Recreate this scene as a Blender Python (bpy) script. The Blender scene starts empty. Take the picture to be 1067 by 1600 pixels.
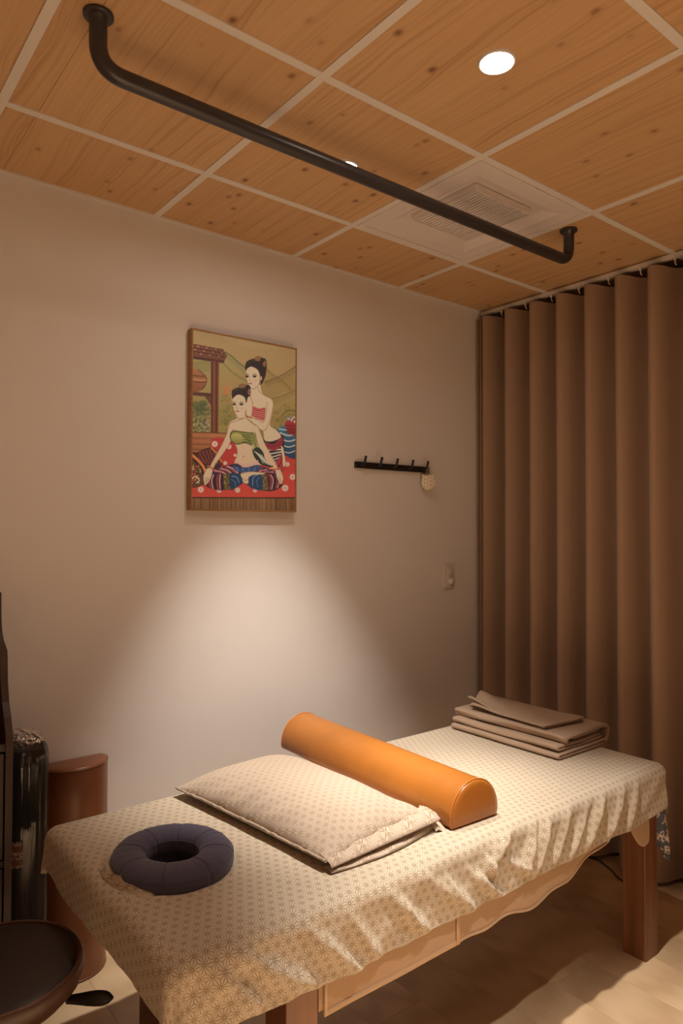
import bpy, bmesh, math, random
import numpy as np
from mathutils import Vector, Matrix
random.seed(4)
rng = np.random.default_rng(7)
SC = bpy.context.scene
COL = SC.collection
PI = math.pi

# ------------------------------------------------------------------ camera
H = 2.555
CAMPOS = np.array([-0.431, -2.382, 1.432])
yaw, pitch, roll = [math.radians(a) for a in (51.52, 1.34, 0.13)]
F = np.array([math.cos(yaw)*math.cos(pitch), math.sin(yaw)*math.cos(pitch), math.sin(pitch)])
rt = np.cross(F, [0, 0, 1.]); rt /= np.linalg.norm(rt); up = np.cross(rt, F)
R2 = rt*math.cos(roll)+up*math.sin(roll); U2 = -rt*math.sin(roll)+up*math.cos(roll)
cam = bpy.data.cameras.new('camera'); camo = bpy.data.objects.new('camera', cam); COL.objects.link(camo)
camo.matrix_world = Matrix(((R2[0], U2[0], -F[0], CAMPOS[0]), (R2[1], U2[1], -F[1], CAMPOS[1]), (R2[2], U2[2], -F[2], CAMPOS[2]), (0, 0, 0, 1)))
cam.sensor_fit = 'VERTICAL'; cam.sensor_height = 36; cam.lens = 1095/1600*36
cam.clip_start = 0.02
SC.camera = camo

# ------------------------------------------------------------------ world, exposure, lights
SC.view_settings.view_transform = 'Standard'; SC.view_settings.look = 'None'
SC.view_settings.exposure = 0.0; SC.view_settings.gamma = 1.0; SC.view_settings.use_curve_mapping = False
w = bpy.data.worlds.new('world'); SC.world = w; w.use_nodes = True
w.node_tree.nodes['Background'].inputs[0].default_value = (0.01, 0.008, 0.006, 1)
w.node_tree.nodes['Background'].inputs[1].default_value = 0.3

WARM = (1.0, 0.915, 0.80)
def spot(name, loc, target, energy, angle, blend, size=0.03, color=WARM):
    l = bpy.data.lights.new(name, 'SPOT'); o = bpy.data.objects.new(name, l); COL.objects.link(o)
    l.energy = energy; l.spot_size = math.radians(angle); l.spot_blend = blend; l.shadow_soft_size = size; l.color = color
    o.location = loc
    d = Vector(target)-Vector(loc); o.rotation_euler = d.to_track_quat('-Z', 'Y').to_euler()
    return o
# downlights, the last two added out of view to brighten the room: x, y, aim x, aim y, power, cone, blend
DOWNLIGHTS = [
    (0.915, -0.700, 1.09, -0.32, 205, 52, 0.85),
    (0.893, -1.313, 1.16, -1.36, 190, 52, 0.82),
    (0.900, -1.930, 0.90, -1.95, 150, 56, 0.85),
    (0.300, -2.540, 0.30, -2.60, 600, 66, 0.85),
    (0.300, -3.150, 0.30, -3.10, 500, 66, 0.85),
]
for i, (x, y, ax, ay, e, a, b) in enumerate(DOWNLIGHTS):
    spot('spot_light', (x, y, H-0.012), (ax, ay, 0), e, a, b, 0.025)

# ------------------------------------------------------------------ helpers
def lin(c):
    c = np.asarray(c, float)/255.0
    return np.where(c <= 0.04045, c/12.92, ((c+0.055)/1.055)**2.4)
def worg(o):
    p = Vector((0, 0, 0))
    while o is not None:
        p += Vector(o.location); o = o.parent
    return p
def mesh_obj(name, V, Fc, m=None, parent=None, smooth=True, origin=None, kind=None, uv=None):
    V = np.asarray(V, float).reshape(-1, 3)
    if parent is not None: base = np.array(worg(parent)); loc = (0, 0, 0)
    else:
        if origin is None: origin = ((V[:, 0].min()+V[:, 0].max())/2, (V[:, 1].min()+V[:, 1].max())/2, V[:, 2].min())
        base = np.array(origin); loc = origin
    me = bpy.data.meshes.new(name)
    me.from_pydata((V-base).tolist(), [], [tuple(map(int, f)) for f in Fc])
    if uv is not None:
        l = me.uv_layers.new(name='UVMap')
        vi = np.zeros(len(me.loops), int); me.loops.foreach_get('vertex_index', vi)
        l.data.foreach_set('uv', np.asarray(uv, float)[vi].ravel())
    me.polygons.foreach_set('use_smooth', [bool(smooth)]*len(me.polygons))
    if m: me.materials.append(m)
    me.update()
    o = bpy.data.objects.new(name, me); COL.objects.link(o)
    if parent is not None: o.parent = parent
    o.location = loc
    if kind: o['kind'] = kind
    return o
def tag(o, label, cat, group=None):
    o['label'] = label; o['category'] = cat
    if group: o['group'] = group
    return o
def thing(name, label, cat, loc=(0, 0, 0), group=None):
    o = bpy.data.objects.new(name, None); COL.objects.link(o); o.location = loc; o.empty_display_size = 0.05
    return tag(o, label, cat, group)
def box_geo(x0, x1, y0, y1, z0, z1, bev=0.0, seg=2, R=None):
    bm = bmesh.new(); bmesh.ops.create_cube(bm, size=1)
    for v in bm.verts:
        v.co = Vector(((x0+x1)/2+v.co.x*(x1-x0), (y0+y1)/2+v.co.y*(y1-y0), (z0+z1)/2+v.co.z*(z1-z0)))
    if bev > 0: bmesh.ops.bevel(bm, geom=bm.edges[:], offset=bev, segments=seg, affect='EDGES', profile=0.5)
    bm.verts.index_update()
    V = [tuple(v.co) for v in bm.verts]; Fc = [[v.index for v in f.verts] for f in bm.faces]
    bm.free(); return V, Fc
def box(name, b, m, parent=None, bev=0.0, kind=None, smooth=False, seg=2, **k):
    V, Fc = box_geo(*b, bev=bev, seg=seg)
    return mesh_obj(name, V, Fc, m, parent, smooth, kind=kind, **k)
def grid_faces(nu, nv, wrapu=False, wrapv=False, off=0):
    f = []
    for i in range(nu if wrapu else nu-1):
        a = i*nv; b = ((i+1) % nu)*nv
        for j in range(nv if wrapv else nv-1):
            k = (j+1) % nv
            f.append((off+a+j, off+b+j, off+b+k, off+a+k))
    return f
def join(parts):
    V = []; Fc = []
    for v, f in parts:
        o = len(V); V += [tuple(p) for p in v]; Fc += [tuple(i+o for i in q) for q in f]
    return V, Fc
def lathe_geo(prof, c=(0, 0, 0), n=48):
    V = []
    for i in range(n):
        a = 2*PI*i/n
        for r, z in prof: V.append((c[0]+r*math.cos(a), c[1]+r*math.sin(a), c[2]+z))
    return V, [tuple(reversed(q)) for q in grid_faces(n, len(prof), wrapu=True)]
def tube_geo(path, r, n=12, cap=True):
    P = [np.array(p, float) for p in path]; V = []; prev = None
    rr = r if hasattr(r, '__len__') else [r]*len(P)
    for i, p in enumerate(P):
        t = P[min(i+1, len(P)-1)]-P[max(i-1, 0)]; t = t/(np.linalg.norm(t)+1e-12)
        if prev is None:
            a = np.cross(t, [0, 0, 1.]) if abs(t[2]) < .9 else np.cross(t, [1., 0, 0])
        else: a = prev-t*np.dot(prev, t)
        a /= np.linalg.norm(a); prev = a; b = np.cross(t, a)
        for k in range(n):
            an = 2*PI*k/n; V.append(tuple(p+rr[i]*(a*math.cos(an)+b*math.sin(an))))
    Fc = grid_faces(len(P), n, wrapv=True)
    if cap: Fc += [tuple(range(n))[::-1], tuple(range((len(P)-1)*n, len(P)*n))]
    return V, [tuple(reversed(f)) for f in Fc]
def round_path(pts, r, n=8):
    out = [np.array(pts[0], float)]
    for i in range(1, len(pts)-1):
        p = np.array(pts[i], float); a = np.array(pts[i-1], float)-p; b = np.array(pts[i+1], float)-p
        rr = min(r, np.linalg.norm(a)*.49, np.linalg.norm(b)*.49)
        a = p+a/np.linalg.norm(a)*rr; b = p+b/np.linalg.norm(b)*rr
        for k in range(n+1):
            t = k/n; out.append((1-t)**2*a+2*t*(1-t)*p+t*t*b)
    out.append(np.array(pts[-1], float)); return out
def disc_geo(c, r, n=40):
    V = [c]+[(c[0]+r*math.cos(2*PI*i/n), c[1]+r*math.sin(2*PI*i/n), c[2]) for i in range(n)]
    return V, [(0, 1+(i+1) % n, 1+i) for i in range(n)]
def poly_prism(poly, a0, a1, axis='x'):
    # poly: list of 2D points; extruded along axis between a0 and a1
    n = len(poly); V = []
    for a in (a0, a1):
        for p in poly:
            V.append({'x': (a, p[0], p[1]), 'y': (p[0], a, p[1]), 'z': (p[0], p[1], a)}[axis])
    Fc = [tuple(range(n)), tuple(range(2*n-1, n-1, -1))]+[((i+1) % n, i, n+i, n+(i+1) % n) for i in range(n)]
    return V, Fc
def fix_normals(o):
    bm = bmesh.new(); bm.from_mesh(o.data); bmesh.ops.recalc_face_normals(bm, faces=bm.faces[:]); bm.to_mesh(o.data); bm.free()
# smooth value noise for geometry
_T = rng.random((64, 64))
def vnoise(x, y):
    x = np.asarray(x, float); y = np.asarray(y, float)
    xi = np.floor(x).astype(int); yi = np.floor(y).astype(int); fx = x-xi; fy = y-yi
    fx = fx*fx*(3-2*fx); fy = fy*fy*(3-2*fy)
    g = lambda a, b: _T[a % 64, b % 64]
    return (g(xi, yi)*(1-fx)+g(xi+1, yi)*fx)*(1-fy)+(g(xi, yi+1)*(1-fx)+g(xi+1, yi+1)*fx)*fy-0.5

# ------------------------------------------------------------------ materials
class NT:
    def __init__(s, name):
        s.m = bpy.data.materials.new(name); s.m.use_nodes = True; s.t = s.m.node_tree
        s.b = s.t.nodes['Principled BSDF']
    def n(s, typ, **k):
        nd = s.t.nodes.new(typ)
        for a, v in k.items():
            if a.startswith('i_'):
                key = a[2:]; key = int(key) if key.isdigit() else key.replace('_', ' ')
                nd.inputs[key].default_value = v
            else: setattr(nd, a, v)
        return nd
    def l(s, a, b): s.t.links.new(a, b)
    def math(s, op, a, b=None, c=None):
        nd = s.t.nodes.new('ShaderNodeMath'); nd.operation = op
        for i, v in enumerate((a, b, c)):
            if v is None: continue
            if isinstance(v, (int, float)): nd.inputs[i].default_value = v
            else: s.l(v, nd.inputs[i])
        return nd.outputs[0]
    def mix(s, fac, a, b, typ='MIX'):
        nd = s.t.nodes.new('ShaderNodeMix'); nd.data_type = 'RGBA'; nd.blend_type = typ
        for k, v in ((0, fac), (6, a), (7, b)):
            if isinstance(v, (int, float)): nd.inputs[k].default_value = v
            elif isinstance(v, (tuple, list)): nd.inputs[k].default_value = (*v[:3], 1)
            else: s.l(v, nd.inputs[k])
        return nd.outputs[2]
    def ramp(s, fac, stops):
        nd = s.t.nodes.new('ShaderNodeValToRGB'); s.l(fac, nd.inputs[0]); cr = nd.color_ramp
        while len(cr.elements) < len(stops): cr.elements.new(0.5)
        for e, (p, c) in zip(cr.elements, stops):
            e.position = p; e.color = (*c, 1) if len(c) == 3 else c
        return nd.outputs[0]
    def coord(s, which='Object', scale=(1, 1, 1), loc=(0, 0, 0), rot=(0, 0, 0), src=None):
        if src is None: src = s.t.nodes.new('ShaderNodeTexCoord').outputs[which]
        mp = s.t.nodes.new('ShaderNodeMapping'); s.l(src, mp.inputs[0])
        mp.inputs['Location'].default_value = loc; mp.inputs['Rotation'].default_value = rot; mp.inputs['Scale'].default_value = scale
        return mp.outputs[0]
    def noise(s, vec, scale, detail=4, rough=.55, dist=0):
        nd = s.t.nodes.new('ShaderNodeTexNoise'); s.l(vec, nd.inputs['Vector'])
        nd.inputs['Scale'].default_value = scale; nd.inputs['Detail'].default_value = detail
        nd.inputs['Roughness'].default_value = rough; nd.inputs['Distortion'].default_value = dist
        return nd.outputs[0]
    def bump(s, h, strength=.3, dist=.002, normal=None):
        nd = s.t.nodes.new('ShaderNodeBump'); s.l(h, nd.inputs['Height']); nd.inputs['Strength'].default_value = strength; nd.inputs['Distance'].default_value = dist
        if normal is not None: s.l(normal, nd.inputs['Normal'])
        return nd.outputs[0]
    def out(s, color=None, rough=None, normal=None, **k):
        if color is not None:
            if isinstance(color, (tuple, list)): s.b.inputs['Base Color'].default_value = (*color[:3], 1)
            else: s.l(color, s.b.inputs['Base Color'])
        if rough is not None:
            if isinstance(rough, (int, float)): s.b.inputs['Roughness'].default_value = rough
            else: s.l(rough, s.b.inputs['Roughness'])
        if normal is not None: s.l(normal, s.b.inputs['Normal'])
        for a, v in k.items(): s.b.inputs[a.replace('_', ' ')].default_value = v
        return s.m

def plain(name, col, rough=.6, nscale=60, namt=.08, bump=.15, bdist=.001, **k):
    t = NT(name); v = t.coord('Object'); n = t.noise(v, nscale)
    c = t.mix(t.math('MULTIPLY', n, 1.0), tuple(x*(1-namt) for x in col), tuple(min(1, x*(1+namt)) for x in col))
    return t.out(c, rough, t.bump(n, bump, bdist), **k)

def mat_pine():
    t = NT('pine_panel')
    oi = t.n('ShaderNodeObjectInfo')
    src = t.n('ShaderNodeTexCoord').outputs['Object']
    off = t.n('ShaderNodeVectorMath', operation='SCALE'); off.inputs[0].default_value = (7.3, 13.1, 0); t.l(oi.outputs['Random'], off.inputs['Scale'])
    add = t.n('ShaderNodeVectorMath', operation='ADD'); t.l(src, add.inputs[0]); t.l(off.outputs[0], add.inputs[1]); base = add.outputs[0]
    warp = t.n('ShaderNodeTexNoise'); t.l(t.coord(src=base, scale=(5, 1.6, 1)), warp.inputs['Vector']); warp.inputs['Scale'].default_value = 1.0; warp.inputs['Detail'].default_value = 2
    # knots
    vo = t.n('ShaderNodeTexVoronoi'); t.l(t.coord(src=base, scale=(12.5, 9.0, 0.0)), vo.inputs['Vector']); vo.inputs['Scale'].default_value = 1.0; vo.inputs['Randomness'].default_value = 1.0
    kd = vo.outputs['Distance']
    knot = t.math('SUBTRACT', 1.0, t.math('SMOOTH_MIN', 1.0, t.math('MULTIPLY', kd, 6.5), 0.1))
    knot = t.math('MAXIMUM', knot, 0.0)
    halo = t.math('POWER', t.math('MAXIMUM', t.math('SUBTRACT', 1.0, t.math('MULTIPLY', kd, 3.2)), 0.0), 2.0)
    sx = t.n('ShaderNodeSeparateXYZ'); t.l(base, sx.inputs[0])
    xw = t.math('ADD', t.math('ADD', sx.outputs[0], t.math('MULTIPLY', warp.outputs[0], 0.09)), t.math('MULTIPLY', halo, 0.018))
    fine = t.n('ShaderNodeTexNoise'); fine.noise_dimensions = '2D'
    cm = t.n('ShaderNodeCombineXYZ'); t.l(t.math('MULTIPLY', xw, 75.0), cm.inputs[0]); t.l(t.math('MULTIPLY', sx.outputs[1], 0.9), cm.inputs[1]); t.l(cm.outputs[0], fine.inputs['Vector'])
    fine.inputs['Scale'].default_value = 1.0; fine.inputs['Detail'].default_value = 3; fine.inputs['Roughness'].default_value = .7
    broad = t.noise(t.coord(src=base, scale=(7, 0.8, 1)), 1.0, 2)
    c = t.ramp(fine.outputs[0], [(0.28, (.47, .27, .125)), (0.46, (.64, .41, .205)), (0.75, (.72, .48, .255))])
    c = t.mix(t.math('MULTIPLY', broad, .75), c, (.54, .31, .15))
    c = t.mix(t.math('MULTIPLY', halo, .5), c, (.38, .16, .07))
    c = t.mix(t.math('MULTIPLY', knot, .9), c, (.10, .032, .018))
    return t.out(c, .55, t.bump(fine.outputs[0], .12, .001))

def mat_oak():
    t = NT('oak_plank')
    oi = t.n('ShaderNodeObjectInfo'); src = t.n('ShaderNodeTexCoord').outputs['Object']
    off = t.n('ShaderNodeVectorMath', operation='SCALE'); off.inputs[0].default_value = (5.3, 17.1, 0); t.l(oi.outputs['Random'], off.inputs['Scale'])
    add = t.n('ShaderNodeVectorMath', operation='ADD'); t.l(src, add.inputs[0]); t.l(off.outputs[0], add.inputs[1]); base = add.outputs[0]
    n1 = t.noise(t.coord(src=base, scale=(6, 1.3, 1)), 1.0, 3, .5, .6)
    wv = t.n('ShaderNodeTexWave'); wv.wave_type = 'RINGS'; t.l(t.coord(src=base, scale=(9, 1.0, 1)), wv.inputs['Vector'])
    wv.inputs['Scale'].default_value = 1.6; wv.inputs['Distortion'].default_value = 5; wv.inputs['Detail'].default_value = 3; wv.inputs['Detail Scale'].default_value = .7
    f = t.noise(t.coord(src=base, scale=(160, 5, 1)), 1.0, 3, .6)
    c = t.ramp(wv.outputs[0], [(0, (.52, .35, .20)), (.5, (.63, .44, .265)), (1, (.70, .51, .32))])
    c = t.mix(t.math('MULTIPLY', f, .5), c, (.50, .33, .185))
    c = t.mix(t.math('MULTIPLY', n1, .4), c, (.63, .45, .28))
    hue = t.n('ShaderNodeHueSaturation'); t.l(c, hue.inputs['Color']); t.l(t.math('ADD', t.math('MULTIPLY', oi.outputs['Random'], .22), .90), hue.inputs['Value'])
    return t.out(hue.outputs[0], .42, t.bump(f, .08, .0006))

def mat_asanoha(name, cloth, line, a=0.0252, lw=0.0011, rot=0.0, fine=0.35):
    """hemp leaf print: triangle lattice, every triangle split from its corners to its centre"""
    t = NT(name)
    uv = t.coord('UV', rot=(0, 0, rot))
    sp = t.n('ShaderNodeSeparateXYZ'); t.l(uv, sp.inputs[0]); X, Y = sp.outputs[0], sp.outputs[1]
    h = a*math.sqrt(3)/2; fr = []
    for k in range(3):
        an = 2*PI*k/3+PI/2
        u = t.math('ADD', t.math('MULTIPLY', X, math.cos(an)/h), t.math('MULTIPLY', Y, math.sin(an)/h))
        fr.append(t.math('FRACT', u))
    s = t.math('ADD', t.math('ADD', fr[0], fr[1]), fr[2])
    two = t.math('GREATER_THAN', s, 1.5)
    b = [t.math('ABSOLUTE', t.math('SUBTRACT', two, f)) for f in fr]
    lo = t.math('MINIMUM', t.math('MINIMUM', b[0], b[1]), b[2]); hi = t.math('MAXIMUM', t.math('MAXIMUM', b[0], b[1]), b[2])
    mid = t.math('SUBTRACT', t.math('SUBTRACT', 1.0, lo), hi)
    d1 = t.math('MULTIPLY', lo, h); d2 = t.math('MULTIPLY', t.math('SUBTRACT', mid, lo), h/math.sqrt(3))
    d = t.math('MINIMUM', d1, d2)
    m = t.n('ShaderNodeMapRange'); t.l(d, m.inputs[0]); m.inputs[1].default_value = lw*.35; m.inputs[2].default_value = lw*.75; m.inputs[3].default_value = 1; m.inputs[4].default_value = 0
    centre = t.math('LESS_THAN', t.math('MULTIPLY', t.math('SUBTRACT', 1.0, hi), h), 0.0016)
    fac = t.math('MULTIPLY', m.outputs[0], t.math('SUBTRACT', 1.0, centre))
    wn = t.noise(t.coord('UV', scale=(1, 1, 1)), 900, 2)
    c0 = t.mix(t.math('MULTIPLY', wn, fine), cloth, tuple(x*.72 for x in cloth))
    c = t.mix(fac, c0, line)
    return t.out(c, .85, t.bump(wn, .25, .0006), Sheen_Weight=.15, Specular_IOR_Level=.2)

def mat_leather(name, col, rough=.38, dark=.75, sc=260):
    t = NT(name); v = t.coord('Object')
    n = t.noise(v, 9, 5, .6); vo = t.n('ShaderNodeTexVoronoi'); t.l(v, vo.inputs['Vector']); vo.inputs['Scale'].default_value = sc
    c = t.mix(t.math('MULTIPLY', n, .9), col, tuple(x*dark for x in col))
    return t.out(c, rough, t.bump(vo.outputs['Distance'], .12, .0008), Coat_Weight=.12, Coat_Roughness=.25)

def mat_fabric(name, col, rough=.9, sc=500, amt=.25, bdist=.0012, big=8, sheen=.2):
    t = NT(name); v = t.coord('Object'); n = t.noise(v, sc, 2); n2 = t.noise(v, big, 3)
    c = t.mix(t.math('MULTIPLY', n, amt*2), col, tuple(x*.6 for x in col)); c = t.mix(t.math('MULTIPLY', n2, .3), c, tuple(x*.85 for x in col))
    return t.out(c, rough, t.bump(n, .6, bdist), Sheen_Weight=sheen, Specular_IOR_Level=.15)

def mat_wood(name, col, dark, rough=.4, axis=2, sc=1.0):
    t = NT(name); s = [28*sc, 28*sc, 28*sc]; s[axis] = 1.5*sc
    n = t.noise(t.coord('Object', scale=tuple(s)), 1.0, 5, .6, .4)
    c = t.ramp(n, [(.3, dark), (.65, col)])
    return t.out(c, rough, t.bump(n, .08, .0008))

def mat_emit(name, col, strength):
    t = NT(name); t.b.inputs['Base Color'].default_value = (0, 0, 0, 1)
    t.b.inputs['Emission Color'].default_value = (*col, 1); t.b.inputs['Emission Strength'].default_value = strength
    return t.m

M = {}
M['wall'] = plain('wall_paint', (.76, .71, .68), .75, 7, .025, .05, .002)
M['pine'] = mat_pine(); M['oak'] = mat_oak()
M['tbar'] = plain('ceiling_grid_paint', (.74, .69, .64), .6, 300, .10, .15, .0006)
M['vent'] = plain('vent_plastic', (.74, .66, .63), .5, 30, .02, .03)
M['gap'] = plain('ceiling_void', (.02, .018, .016), .9)
M['trim'] = plain('lamp_trim', (.75, .7, .66), .4, 40, .02, .02)
M['emit'] = mat_emit('lamp_glow', (1.0, .88, .74), 185.0)
M['emit_dim'] = mat_emit('dim_lamp_glow', (1.0, .86, .70), 10.0)
M['pipe'] = plain('gunmetal_paint', (.040, .034, .036), .33, 200, .15, .08, .0004)
M['curtain'] = mat_fabric('brown_curtain', (.39, .26, .18), .8, 700, .18, .0006, 5, .1)
M['hook'] = plain('white_plastic', (.72, .66, .6), .45)
M['asanoha'] = mat_asanoha('leaf_print_sheet', (.655, .565, .455), (.26, .185, .10))
M['asanoha_pillow'] = mat_asanoha('leaf_print_pillowcase', (.58, .47, .385), (.33, .235, .15), a=.0235, lw=.0011, rot=.25)
M['terry'] = mat_fabric('beige_terry', (.60, .40, .25), .95, 420, .3, .003)
M['terry_hem'] = mat_fabric('beige_hem', (.62, .42, .27), .9, 700, .12, .001)
M['towel'] = mat_fabric('taupe_towel', (.50, .36, .255), .95, 380, .28, .003)
M['legwood'] = mat_wood('red_brown_wood', (.27, .11, .05), (.15, .06, .030), .32)
M['padskin'] = mat_leather('brown_vinyl', (.22, .10, .05))
M['tan'] = mat_leather('tan_leather', (.50, .175, .025), .36, .62)
M['tan_piping'] = mat_leather('tan_piping', (.60, .20, .04), .30, .8)
M['brown_leather'] = mat_leather('chestnut_leather', (.23, .078, .030), .34, .8)
M['dark_leather'] = mat_leather('dark_brown_leather', (.030, .018, .015), .55, .8)
M['stool_band'] = mat_leather('stool_brown_leather', (.10, .045, .026), .38, .8)
M['navy'] = mat_fabric('navy_cotton', (.088, .082, .135), .8, 900, .15, .0004, 20, .25)
M['navy_dark'] = mat_fabric('navy_lining', (.040, .037, .062), .9, 900, .15, .0004)
M['cabinet'] = mat_wood('dark_cabinet_wood', (.060, .032, .026), (.038, .021, .018), .42)
M['cabinet_in'] = plain('cabinet_inside', (.012, .012, .014), .7)
M['chrome'] = plain('chrome', (.55, .52, .5), .18, 20, .02, .01, Metallic=1.0)
M['black'] = plain('black_plastic', (.012, .012, .013), .4, 90, .1, .05)
M['rail'] = mat_wood('black_stained_rail', (.020, .013, .012), (.012, .009, .009), .4, 0)
M['plate'] = plain('ivory_plastic', (.66, .58, .52), .35, 30, .02, .01)
M['foam'] = plain('black_foam', (.020, .018, .018), .85, 400, .2, .3)
M['caster'] = plain('grey_rubber', (.05, .05, .05), .6)

# ------------------------------------------------------------------ room shell
X0, X1, Y0, Y1 = -1.30, 2.58, -3.40, 0.0
def struct(name, b, m, bev=0): return box(name, b, m, kind='structure', bev=bev)
struct('wall_back', (X0-.1, X1+.1, Y1, Y1+.1, -.05, H+.12), M['wall'])
struct('wall_right', (X1, X1+.1, Y0-.1, Y1, -.05, H+.12), M['wall'])
struct('wall_left', (X0-.1, X0, Y0-.1, Y1, -.05, H+.12), M['wall'])
struct('wall_front', (X0, X1, Y0-.1, Y0, -.05, H+.12), plain('low_bounce_wall_paint', (.20, .14, .10), .7))  # unseen wall, coloured dark so it bounces less light onto the curtain

# floor of oak planks running towards the wall
floor = struct('floor', (X0, X1, Y0, Y1, -.05, -.006), M['gap'])
PW = 0.19; k0 = int((X1-2.248)/PW)+1
xs = [2.248+k*PW for k in range(-19, 3)]
for i in range(len(xs)-1):
    a, b = max(xs[i], X0), min(xs[i+1], X1)
    if b-a < .01: continue
    y = Y1-((i*0.67) % 1.8)
    cuts = [Y1]
    while y > Y0:
        if cuts[-1]-y > .05: cuts.append(y)
        y -= 1.8
    cuts.append(Y0)
    for c1, c0 in zip(cuts[:-1], cuts[1:]):
        if c1-c0 < .02: continue
        V, Fc = box_geo(a+.0003, b-.0003, c0+.0003, c1-.0003, -.0062, 0.0, .0004, 1)
        o = mesh_obj('plank', V, Fc, M['oak'], None, False); o.parent = floor
        o.location = Vector(o.location)-Vector(floor.location)

# ceiling: slab above, lay-in panels on a grid of flat bars
ceil = struct('ceiling', (X0, X1, Y0, Y1, H+.05, H+.12), M['gap'])
GX = [k*.6 for k in range(-2, 4)]; GY = [-.393-.614*k for k in range(0, 5)]
exs = [X0]+GX+[X1]; eys = [Y1]+GY+[Y0]
HW = .0125
def ceil_child(name, V, Fc, m, smooth=False, **k):
    o = mesh_obj(name, V, Fc, m, None, smooth, **k); o.parent = ceil; o.location = Vector(o.location)-Vector(ceil.location); return o
for i in range(len(exs)-1):
    for j in range(len(eys)-1):
        a, b = exs[i], exs[i+1]; c1, c0 = eys[j], eys[j+1]
        if abs(a-1.2) < .01 and abs(c1+.393) < .01: continue      # air vent sits in this cell
        spans = [(a, b)]
        if abs(a) < .01: spans = [(a, .0885), (.0895, b)]
        for (p, q) in spans:
            V, Fc = box_geo(p, q, c0, c1, H+.003, H+.012, 0)
            ceil_child('ceiling_panel', V, Fc, M['pine'])
for x in GX:
    V, Fc = box_geo(x-HW, x+HW, Y0, Y1, H-.001, H+.004, .0006, 1); ceil_child('grid_bar', V, Fc, M['tbar'])
for y in GY:
    for i in range(len(exs)-1):
        V, Fc = box_geo(exs[i]+(HW if i else 0), exs[i+1]-(HW if i < len(exs)-2 else 0), y-HW, y+HW, H-.0008, H+.004, .0006, 1); ceil_child('cross_bar', V, Fc, M['tbar'])
V, Fc = box_geo(X0, X1, Y1-.014, Y1, H-.004, H+.004, .0008, 1); o = mesh_obj('trim_1', V, Fc, M['tbar'], None, False, kind='structure')

# ------------------------------------------------------------------ air vent in the ceiling
vt = thing('air_vent', 'square white ceiling air vent with a slatted centre grille behind the steel bar', 'vent', (1.5, -.70, H))
vx0, vx1, vy0, vy1 = 1.2+HW, 1.8-HW, -1.007+HW, -.393-HW
def ring_strip(r0, z0, r1, z1):
    V = []
    for (r, z) in ((r0, z0), (r1, z1)):
        V += [(r[0], r[2], z), (r[1], r[2], z), (r[1], r[3], z), (r[0], r[3], z)]
    return V, [(i, (i+1) % 4, 4+(i+1) % 4, 4+i) for i in range(4)]
ro = (vx0, vx1, vy0, vy1); r1 = (vx0+.018, vx1-.018, vy0+.018, vy1-.018); r2 = (vx0+.070, vx1-.070, vy0+.070, vy1-.070)
r2b = (vx0+.110, vx1-.110, vy0+.110, vy1-.110)
gx0, gx1, gy0, gy1 = 1.337, 1.625, -.865, -.570
r3 = (gx0-.004, gx1+.004, gy0-.004, gy1+.004)
g = join([ring_strip(ro, H+.004, ro, H-.004), ring_strip(ro, H-.004, r1, H-.004), ring_strip(r1, H-.004, r1, H-.001), ring_strip(r1, H-.001, r2, H+.002), ring_strip(r2, H+.002, r2b, H+.018), ring_strip(r2b, H+.018, r3, H+.018), ring_strip(r3, H+.018, r3, H+.040)])
mesh_obj('frame', *g, M['vent'], vt, False)
fc = vt
gr = join([ring_strip((gx0, gx1, gy0, gy1), H+.020, (gx0, gx1, gy0, gy1), H-.006), ring_strip((gx0, gx1, gy0, gy1), H-.006, (gx0+.004, gx1-.004, gy0+.004, gy1-.004), H-.006), ring_strip((gx0+.004, gx1-.004, gy0+.004, gy1-.004), H-.006, (gx0+.004, gx1-.004, gy0+.004, gy1-.004), H+.02)])
grille = mesh_obj('grille', *gr, M['vent'], vt, False)
mesh_obj('backing', *box_geo(gx0-.003, gx1+.003, gy0-.003, gy1+.003, H+.003, H+.017), M['vent'], vt, False)
mesh_obj('slot', *box_geo(gx1+.001, gx1+.013, gy0+.002, gy1-.002, H+.0165, H+.0175), M['gap'], vt, False)
NS = 18
for i in range(NS):
    x = gx0+.005+(gx1-gx0-.010)*(i+.5)/NS
    mesh_obj('slat', *box_geo(x-.0052, x+.0052, gy0+.004, gy1-.004, H-.0058, H-.0010, .001, 1), M['vent'], grille, False)

# ------------------------------------------------------------------ downlights
LAB = ['round recessed downlight half hidden behind the steel bar, nearer the wall',
       'round recessed downlight in full view in the ceiling panel',
       'round recessed downlight outside the picture above the bed front',
       'unseen recessed downlight added behind the bed front to brighten the room',
       'unseen recessed downlight added near the front wall to brighten the room']
for i, (x, y, *_r) in enumerate(DOWNLIGHTS):
    dl = thing('downlight', LAB[i], 'lamp', (x, y, H), 'recessed ceiling downlights')
    mesh_obj('trim_ring', *lathe_geo([(.039, .004), (.039, -.003), (.041, -.0045), (.044, -.004), (.0455, 0), (.0455, .004)], (x, y, H)), M['trim'], dl)
    V, Fc = disc_geo((x, y, H+.0005), .0392); mesh_obj('lamp_face', V, Fc, M['emit' if i < 2 else 'emit_dim'], dl, False)

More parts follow.
